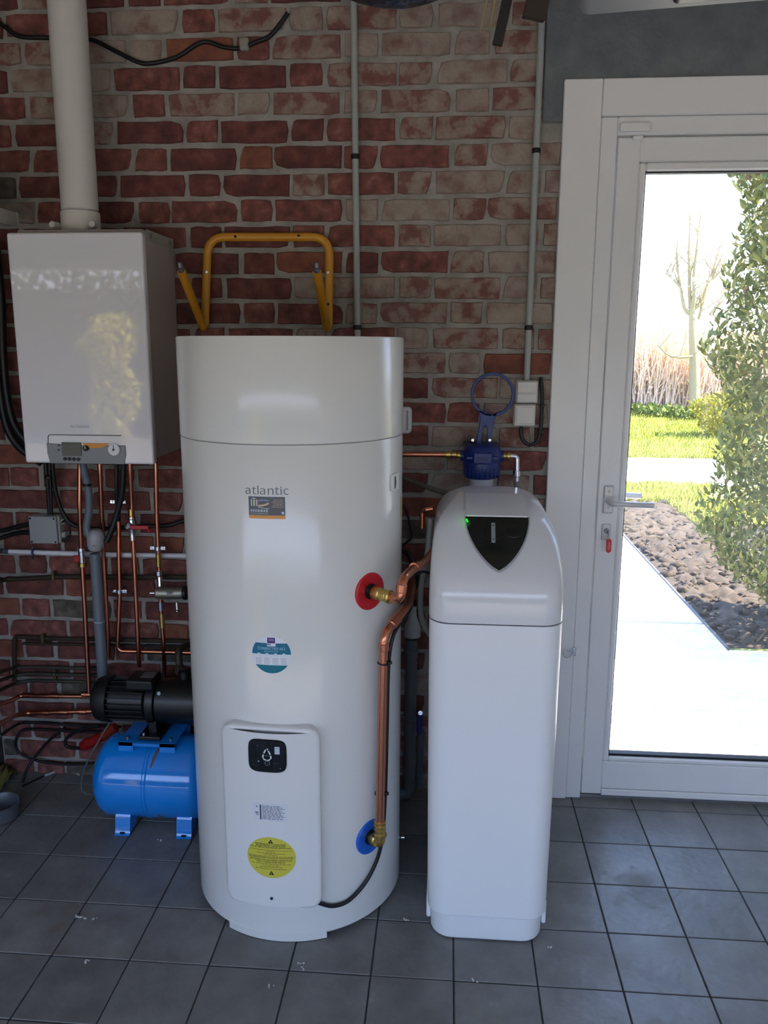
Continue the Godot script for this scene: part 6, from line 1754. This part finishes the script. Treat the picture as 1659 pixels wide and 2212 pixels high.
func leaf_mat(key: String, col: Color, through := 0.35) -> StandardMaterial3D:
	var m := mat(key, col, 0.75, 0.0, 0.25)
	m.cull_mode = BaseMaterial3D.CULL_DISABLED
	m.backlight_enabled = true
	m.backlight = Color(col.r * through * 1.3, col.g * through * 1.4, col.b * through * 0.6)
	return m

func spin() -> Basis:
	return Basis.from_euler(Vector3(rng.randf_range(-1.3, 1.3), rng.randf() * TAU, rng.randf_range(-0.9, 0.9)))

func shrub(o: Node3D, c: Vector3, half: Vector3, count: int, singles: int, l: float, w: float, cols: Array) -> void:
	# stems, then leaves set mostly in the outer shell
	for k in 7:
		var a := TAU * k / 7.0 + 0.3
		var foot := Vector3(c.x + 0.08 * cos(a), c.y - half.y, c.z + 0.08 * sin(a))
		var top := Vector3(c.x + half.x * 0.6 * cos(a), c.y + half.y * rng.randf_range(0.4, 0.9), c.z + half.z * 0.6 * sin(a))
		part("stem", B.new().taper(flow([foot, foot.lerp(top, 0.5) + Vector3(cos(a), 0, sin(a)) * 0.06, top], 4), range(9).map(func(i): return 0.014 - 0.0013 * i), 6), mat("shrub bark", Color(0.30, 0.25, 0.19), 0.9), o)
	var meshes := [leaf_mesh(l, w, 0.5), leaf_mesh(l * 0.8, w * 1.1, 0.25), leaf_mesh(l * 1.15, w * 0.85, 0.7)]
	var places := [[], [], []]
	var made := 0
	while made < count:
		var u := Vector3(rng.randf_range(-1, 1), rng.randf_range(-1, 1), rng.randf_range(-1, 1))
		var e := pow(absf(u.x), 2.6) + pow(absf(u.y), 6.0) + pow(absf(u.z), 2.6)
		if e > 1.0 or (e < 0.45 and rng.randf() < 0.75):
			continue
		var p := c + u * half
		p += Vector3(1, 0, 1) * 0.06 * (sin(p.y * 6.0 + p.z * 5.0) + sin(p.y * 13.0 + p.x * 7.0) * 0.5)
		var s := rng.randf_range(0.65, 1.25)
		var at := Transform3D(spin().scaled(Vector3.ONE * s), p)
		var kind := rng.randi() % 3
		var d := (p - Vector3(0.0, 1.4892, 2.5500))
		if singles > 0 and u.x < -0.2 and p.y < 2.4 and d.x / -d.z < 0.40:
			singles -= 1
			var q := MeshInstance3D.new()
			q.name = "leaf"
			q.mesh = meshes[kind]
			q.material_override = cols[rng.randi() % cols.size()]
			q.transform = Transform3D(at.basis, at.origin - o.position)
			o.add_child(q, true)
		else:
			places[kind].append(at)
		made += 1
	for k in 3:
		many("foliage", meshes[k], cols[k % cols.size()], places[k], o)

func garden() -> void:
	var g := -0.06
	# ground: lawn, concrete path, a second strip of path, the dug bed, the far field
	var grass_t := noise_tex(0.03, [[0.0, Color(0.34, 0.38, 0.17)], [0.5, Color(0.46, 0.51, 0.25)], [1.0, Color(0.58, 0.60, 0.36)]], 512, 5, FastNoiseLite.TYPE_SIMPLEX_SMOOTH, 51)
	var lawn := B.new()
	lawn.cbox(Vector3(-12, g - 0.5, -26), Vector3(22, g - 0.012, 0.0))
	struct("lawn", lawn, tex_mat("lawn", grass_t, 0.7, 0.95))
	var conc := tex_mat("pale concrete", noise_tex(0.02, [[0.0, Color(0.84, 0.83, 0.81)], [1.0, Color(0.90, 0.89, 0.87)]], 256, 4, FastNoiseLite.TYPE_SIMPLEX_SMOOTH, 52), 0.7, 0.9)
	var pth := struct_root("path")
	var e0 := Vector3(1.4618, -0.0600, -4.1682)
	var e1 := Vector3(1.5163, -0.0600, -1.6639)
	var slab := B.new()
	slab.cbox(Vector3(-6.0, g - 0.1, -4.3), Vector3(1.478, g + 0.002, -2.02), 0.006)
	slab.cbox(Vector3(-6.0, g - 0.1, -2.0), Vector3(1.478, g + 0.002, -0.27), 0.006)
	part("slab", slab, conc, pth)
	part("slab", B.new().cbox(Vector3(1.478, g - 0.1, -1.60), Vector3(6.0, g + 0.002, -0.27), 0.006), conc, pth)
	part("edging", B.new().cbox(Vector3(1.474, g - 0.1, -4.3), Vector3(1.490, g + 0.010, -1.62), 0.003), mat("edging", Color(0.36, 0.36, 0.38), 0.8), pth)
	var cross := B.new()
	cross.cbox(Vector3(-6, g - 0.1, -9.15), Vector3(3.72, g + 0.006, -6.92), 0.006)
	struct("path", cross, conc)
	var drive := B.new()
	drive.cbox(Vector3(-14, g - 0.3, 3.9), Vector3(16, g + 0.01, 16))
	drive.cbox(Vector3(-14, g - 0.3, -0.28), Vector3(-4.1, g, 3.9))
	drive.cbox(Vector3(2.4, g - 0.3, -0.28), Vector3(16, g, 3.9))
	struct("pavement", drive, tex_mat("drive", noise_tex(0.02, [[0.0, Color(0.44, 0.43, 0.41)], [1.0, Color(0.52, 0.51, 0.49)]], 256, 3, FastNoiseLite.TYPE_SIMPLEX_SMOOTH, 53), 0.7, 0.9))
	# dug soil, with clods
	var f := FastNoiseLite.new()
	f.seed = 5; f.frequency = 3.2; f.fractal_octaves = 5
	var rows := []
	for i in 90:
		var row := PackedVector3Array()
		for j in 70:
			var x := 1.49 + 3.6 * j / 69.0
			var z := -1.66 - 4.1 * i / 89.0
			var edge := minf(1.0, minf(j / 3.0, i / 3.0))
			row.append(Vector3(x, g - 0.01 + edge * (0.02 + 0.075 * maxf(-0.3, f.get_noise_2d(x * 2.2, z * 2.2))), z))
		rows.append(row)
	var soil_m := tex_mat("dug soil", noise_tex(0.035, [[0.0, Color(0.155, 0.13, 0.11)], [0.5, Color(0.225, 0.195, 0.165)], [1.0, Color(0.31, 0.27, 0.235)]], 512, 5, FastNoiseLite.TYPE_SIMPLEX_SMOOTH, 54), 0.9, 0.95)
	var bed := struct_root("soil_bed")
	part("soil", B.new().grid(rows, false, 0), soil_m, bed)
	var clods := []
	for k in 6000:
		var x := rng.randf_range(1.52, 4.4)
		var z := rng.randf_range(-5.7, -1.7)
		var s := pow(rng.randf(), 4.0) * 0.075 + 0.012
		clods.append(Transform3D(Basis.from_euler(Vector3(rng.randf() * 6, rng.randf() * 6, 0)).scaled(Vector3(s * 1.3, s * 0.8, s)), Vector3(x, g + 0.004, z)))
	var lump := B.new()
	var lr := []
	for i in 6:
		var row := PackedVector3Array()
		for j in 8:
			var e := PI * i / 5.0
			var q := Vector3(sin(e) * cos(TAU * j / 8), cos(e), sin(e) * sin(TAU * j / 8))
			row.append(q * (0.42 + 0.34 * f.get_noise_3dv(q * 0.9)))
		lr.append(row)
	lump.grid(lr, true)
	many("clods", lump.mesh(), soil_m, clods, bed)
	# grass blades where the lawn shows
	var blades := []
	for k in 9000:
		var z := -5.75 - 12.0 * pow(rng.randf(), 1.7)
		var x := -z * rng.randf_range(0.16, 0.44)
		if z < -6.9 and z > -9.17 and x < 3.74:
			continue
		var s := rng.randf_range(0.6, 1.4)
		blades.append(Transform3D(Basis.from_euler(Vector3(rng.randf_range(-0.7, 0.7), rng.randf() * TAU, rng.randf_range(-0.5, 0.5))).scaled(Vector3(s * 1.5, s, s)), Vector3(x, g - 0.015, z)))
	for k in 1200:
		var x := rng.randf_range(2.2, 3.3)
		var z := -4.6 - rng.randf() * 1.2
		blades.append(Transform3D(Basis.from_euler(Vector3(rng.randf_range(-0.7, 0.7), rng.randf() * TAU, rng.randf_range(-0.5, 0.5))), Vector3(x, g - 0.005, z)))
	var tuft := B.new()
	for k in 6:
		var a := TAU * k / 6.0
		var q := Vector3(cos(a), 0, sin(a))
		var r := Vector3(-sin(a), 0, cos(a)) * 0.005
		var up := Vector3(q.x * 0.3, 1, q.z * 0.3).normalized()
		tuft.tri(q * 0.01 - r, q * 0.01 + r, q * 0.045 + Vector3(0, 0.075, 0), up, up, up)
	var gm := many("grass", tuft.mesh(), leaf_mat("grass blade", Color(0.50, 0.54, 0.26), 0.5), blades, self)
	tag(gm, "short sunny green grass of the lawn beyond the dug soil", "grass", "", "stuff")
	# the close evergreen shrub at the right and its neighbour by the house
	var greens := [leaf_mat("shrub leaf olive", Color(0.40, 0.42, 0.23)), leaf_mat("shrub leaf", Color(0.33, 0.38, 0.23)), leaf_mat("shrub leaf pale", Color(0.50, 0.51, 0.30)), leaf_mat("shrub leaf dry", Color(0.48, 0.38, 0.29))]
	var s1 := thing("evergreen_shrub", "tall leafy evergreen shrub close behind the right side of the door glass", "shrub", Vector3(2.05, g, -1.95))
	shrub(s1, Vector3(2.06, 1.56, -1.95), Vector3(0.60, 1.50, 0.52), 24000, 290, 0.052, 0.019, greens)
	# a long thin shoot at the shrub's foot
	part("shoot", B.new().taper(flow([Vector3(1.75, 0.05, -1.75), Vector3(1.6367, -0.0697, -1.7000), Vector3(1.5671, -0.0359, -1.6800), Vector3(1.4765, -0.0263, -1.6600)], 5), range(16).map(func(i): return 0.0035 - 0.00017 * i), 5), mats["shrub bark"], s1)
	var s2 := thing("evergreen_shrub", "low evergreen shrub by the house wall beside the door", "shrub", Vector3(2.3, g, -0.92))
	shrub(s2, Vector3(2.32, 0.85, -0.92), Vector3(0.52, 0.92, 0.24), 1500, 0, 0.062, 0.022, greens)
	# the dry brushwood hedge at the end of the garden
	var hd := thing("dry_hedge", "pale reddish dry brushwood hedge across the end of the garden", "hedge", Vector3(5.6, g, -17.6))
	var twigs := []
	for k in 4400:
		var x := rng.randf_range(-3.0, 9.5)
		var z := -17.9 + rng.randf_range(-0.7, 0.7) + (x - 4.8) * 0.9 * 0.0
		var hgt := 1.9 + 0.25 * sin(x * 1.7) + 0.2 * sin(x * 4.1) + rng.randf_range(-0.5, 0.25)
		twigs.append(Transform3D(Basis.from_euler(Vector3(rng.randf_range(-0.45, 0.45), rng.randf() * TAU, rng.randf_range(-0.4, 0.4))).scaled(Vector3(1, hgt, 1)), Vector3(x, g - 0.05, z)))
	var tw := B.new()
	tw.taper([Vector3(0, 0, 0), Vector3(0.03, 0.5, 0.0), Vector3(0.0, 1.0, 0.04)], [0.011, 0.008, 0.003], 5)
	for q in [[0.35, 0.12, 0.3], [0.55, -0.10, 0.22], [0.7, 0.07, 0.2]]:
		tw.taper([Vector3(0.02, q[0], 0.0), Vector3(0.02 + q[1], q[0] + q[2] * 0.6, 0.05)], [0.006, 0.003], 4)
	many("twigs", tw.mesh(), mat("dry twig", Color(0.91, 0.81, 0.74), 0.9), twigs, hd)
	var dry := []
	for k in 26000:
		var x := rng.randf_range(-3.0, 9.5)
		var y := g + 0.1 + 1.8 * pow(rng.randf(), 0.8)
		dry.append(Transform3D(spin().scaled(Vector3.ONE * rng.randf_range(0.9, 1.9)), Vector3(x, y, -17.9 + rng.randf_range(-0.7, 0.75))))
	many("dry_leaves", leaf_mesh(0.05, 0.03, 0.4), leaf_mat("dry leaf", Color(0.90, 0.80, 0.70), 0.5), dry, hd)
	# green undergrowth and the yellow shrub at the hedge foot
	var ug := thing("ground_ivy", "low green undergrowth along the foot of the dry hedge", "undergrowth", Vector3(4.6, g, -15.5))
	var iv := []
	for k in 2600:
		var t := rng.randf()
		var x := lerpf(3.0, 6.4, t) + rng.randf_range(-0.3, 0.3)
		var z := lerpf(-16.9, -14.2, maxf(0.0, t - 0.35) * 1.5) + rng.randf_range(-0.5, 0.35)
		iv.append(Transform3D(spin().scaled(Vector3.ONE * rng.randf_range(0.9, 1.8)), Vector3(x, g + rng.randf() * 0.22, z)))
	var ivy := many("ivy_leaves", leaf_mesh(0.07, 0.04, 0.3), leaf_mat("ivy leaf", Color(0.34, 0.40, 0.20)), iv, ug)
	var ys := thing("yellow_shrub", "low yellow-green shrub on the right of the lawn", "shrub", Vector3(4.75, g, -12.3))
	shrub(ys, Vector3(4.95, 0.30, -12.2), Vector3(0.62, 0.36, 0.55), 2600, 0, 0.075, 0.035, [leaf_mat("yellow leaf", Color(0.58, 0.56, 0.18)), leaf_mat("yellow leaf dark", Color(0.46, 0.47, 0.17)), leaf_mat("yellow leaf pale", Color(0.62, 0.58, 0.24))])
	# the pollarded bare tree
	var bark := mat("tree bark", Color(0.60, 0.56, 0.45), 0.9)
	var z := -16.9
	var tr := thing("bare_tree", "bare pollarded tree with a few upright branches behind the dry hedge", "tree", Vector3(6.6, g, -16.9))
	var limbs := [
		[[Vector3(5.6757, -0.1012, -16.9000), Vector3(5.5960, 1.0595, -16.9000), Vector3(5.4988, 1.7836, -16.9000), Vector3(5.4374, 2.3147, -16.9000)], [0.14, 0.115, 0.085, 0.07]],
		[[Vector3(5.4406, 2.2740, -16.9000), Vector3(5.3749, 2.5983, -16.9000), Vector3(5.3340, 3.0005, -16.9000), Vector3(5.2783, 3.5975, -16.9000), Vector3(5.2583, 4.3814, -16.9000)], [0.06, 0.045, 0.034, 0.024, 0.008]],
		[[Vector3(5.4406, 2.2740, -16.9000), Vector3(5.4484, 2.5925, -16.8000), Vector3(5.4096, 3.0919, -16.8000), Vector3(5.4236, 3.6839, -16.8000), Vector3(5.4518, 4.4611, -16.8000)], [0.065, 0.05, 0.04, 0.026, 0.008]],
		[[Vector3(5.4366, 2.1926, -16.9000), Vector3(5.2719, 2.3451, -16.9000), Vector3(5.1564, 2.8002, -16.9000), Vector3(5.0208, 3.4005, -16.9000), Vector3(5.0219, 3.7962, -16.9000)], [0.05, 0.04, 0.03, 0.02, 0.008]],
		[[Vector3(5.4680, 2.3147, -16.9000), Vector3(5.6470, 2.4970, -16.9000), Vector3(5.7405, 2.8492, -16.9000), Vector3(5.8752, 3.2977, -16.9000), Vector3(5.9526, 3.6925, -16.9000)], [0.055, 0.042, 0.03, 0.02, 0.008]],
		[[Vector3(5.6181, 2.0909, -16.9000), Vector3(5.6513, 2.3147, -16.9000), Vector3(5.6999, 2.5979, -16.9000)], [0.04, 0.034, 0.028]],
		[[Vector3(5.8846, 2.1965, -17.0000), Vector3(6.0141, 2.3597, -17.0000), Vector3(6.1245, 2.5019, -17.0000)], [0.05, 0.035, 0.012]],
		[[Vector3(5.7405, 2.8492, -16.9000), Vector3(5.9259, 3.0488, -16.9000), Vector3(6.0643, 3.1977, -16.9000)], [0.035, 0.025, 0.01]],
		[[Vector3(5.4919, 1.2697, -16.7000), Vector3(4.9857, 1.2687, -16.6000), Vector3(4.6378, 1.5228, -16.5000)], [0.03, 0.024, 0.010]],
		[[Vector3(5.1564, 2.8002, -16.9000), Vector3(4.9384, 3.0015, -16.9000), Vector3(4.7991, 3.1021, -16.9000)], [0.03, 0.02, 0.008]]]
	part("trunk", B.new().taper(flow(limbs[0][0], 3), widths(limbs[0][1], 3), 10), bark, tr)
	for k in range(1, limbs.size()):
		part("branch", B.new().taper(flow(limbs[k][0], 3), widths(limbs[k][1], 3), 7), bark, tr)
	# twigs that leave the branches
	var tg := []
	for k in 150:
		var l: Array = limbs[1 + rng.randi() % 9][0]
		var i := rng.randi() % (l.size() - 1)
		var p: Vector3 = (l[i] as Vector3).lerp(l[i + 1], rng.randf())
		tg.append(Transform3D(Basis.from_euler(Vector3(rng.randf_range(-0.4, 0.4), rng.randf() * TAU, rng.randf_range(-0.9, 0.9))).scaled(Vector3.ONE * rng.randf_range(0.25, 0.95)), p))
	many("twigs", B.new().taper([Vector3(0, 0, 0), Vector3(0.04, 0.5, 0), Vector3(0.03, 1.0, 0.04)], [0.014, 0.010, 0.004], 5).mesh(), bark, tg, tr)
	# the field rising beyond, and a small far building with a teal roof
	var fd := []
	for i in 12:
		var row := PackedVector3Array()
		var zz := -24.0 - 150.0 * pow(i / 11.0, 1.6)
		for j in 13:
			row.append(Vector3(-60 + 180.0 * j / 12.0, g - 0.1 + maxf(0, (-zz - 24.0)) * 0.034 * (1.0 - 0.0012 * (-zz - 24.0)) + 0.25 * sin(j * 1.7 + i), zz))
		fd.append(row)
	struct("field", B.new().grid(fd, false, 0), tex_mat("stubble field", noise_tex(0.02, [[0.0, Color(0.50, 0.40, 0.35)], [1.0, Color(0.62, 0.51, 0.45)]], 256, 4, FastNoiseLite.TYPE_SIMPLEX_SMOOTH, 55), 0.1, 0.95))
	var sh := thing("far_shed", "small far shed with a teal roof beside the bare tree trunk", "shed", Vector3(11.2506, 1.1137, -40.0000))
	var sp := Vector3(11.2522, 1.0909, -40.0000)
	part("walls", B.new().cbox(sp + Vector3(-0.7, -1.6, -1.0), sp + Vector3(0.7, 0.05, 0.6)), mat("shed wall", Color(0.55, 0.47, 0.42), 0.9), sh)
	part("roof", B.new().prism(PackedVector2Array([Vector2(-0.85, 0), Vector2(0.85, 0), Vector2(0.0, 0.35)]), -1.1, 0.7, Transform3D(Basis(), sp + Vector3(0, 0.05, 0)), 0.01), mat("teal roof", Color(0.35, 0.58, 0.55), 0.6), sh)
	# the hedge across the drive, which the glossy fronts mirror
	var s3 := thing("front_hedge", "evergreen hedge across the drive behind the camera", "hedge", Vector3(-1.0, g, 11.6))
	part("core", B.new().rbox(Vector3(-1.0, 1.15, 12.0), Vector3(18.0, 2.5, 1.0), 0.2), mat("hedge shade", Color(0.16, 0.18, 0.08), 0.9), s3)
	var lv := []
	for k in 7000:
		lv.append(Transform3D(spin().scaled(Vector3.ONE * rng.randf_range(0.8, 1.6)), Vector3(rng.randf_range(-9, 7), g + 2.9 * pow(rng.randf(), 0.8), 11.45 + rng.randf_range(-0.12, 0.3))))
	many("foliage", leaf_mesh(0.16, 0.09, 0.3), leaf_mat("front leaf", Color(0.42, 0.41, 0.16), 0.4), lv, s3)
	var ys2 := thing("golden_conifer", "golden upright conifer before the hedge across the drive", "shrub", Vector3(-5.3, g, 10.7))
	shrub(ys2, Vector3(-5.3, 0.95, 10.7), Vector3(0.34, 1.0, 0.34), 1800, 0, 0.09, 0.05, [leaf_mat("golden leaf", Color(0.80, 0.74, 0.30), 0.6), leaf_mat("golden leaf pale", Color(0.86, 0.82, 0.46), 0.6), leaf_mat("golden leaf deep", Color(0.66, 0.62, 0.22), 0.6)])


func widths(w: Array, steps: int) -> Array:
	var out := []
	for i in w.size() - 1:
		for s in steps:
			out.append(lerpf(w[i], w[i + 1], float(s) / steps))
	out.append(w[-1])
	return out
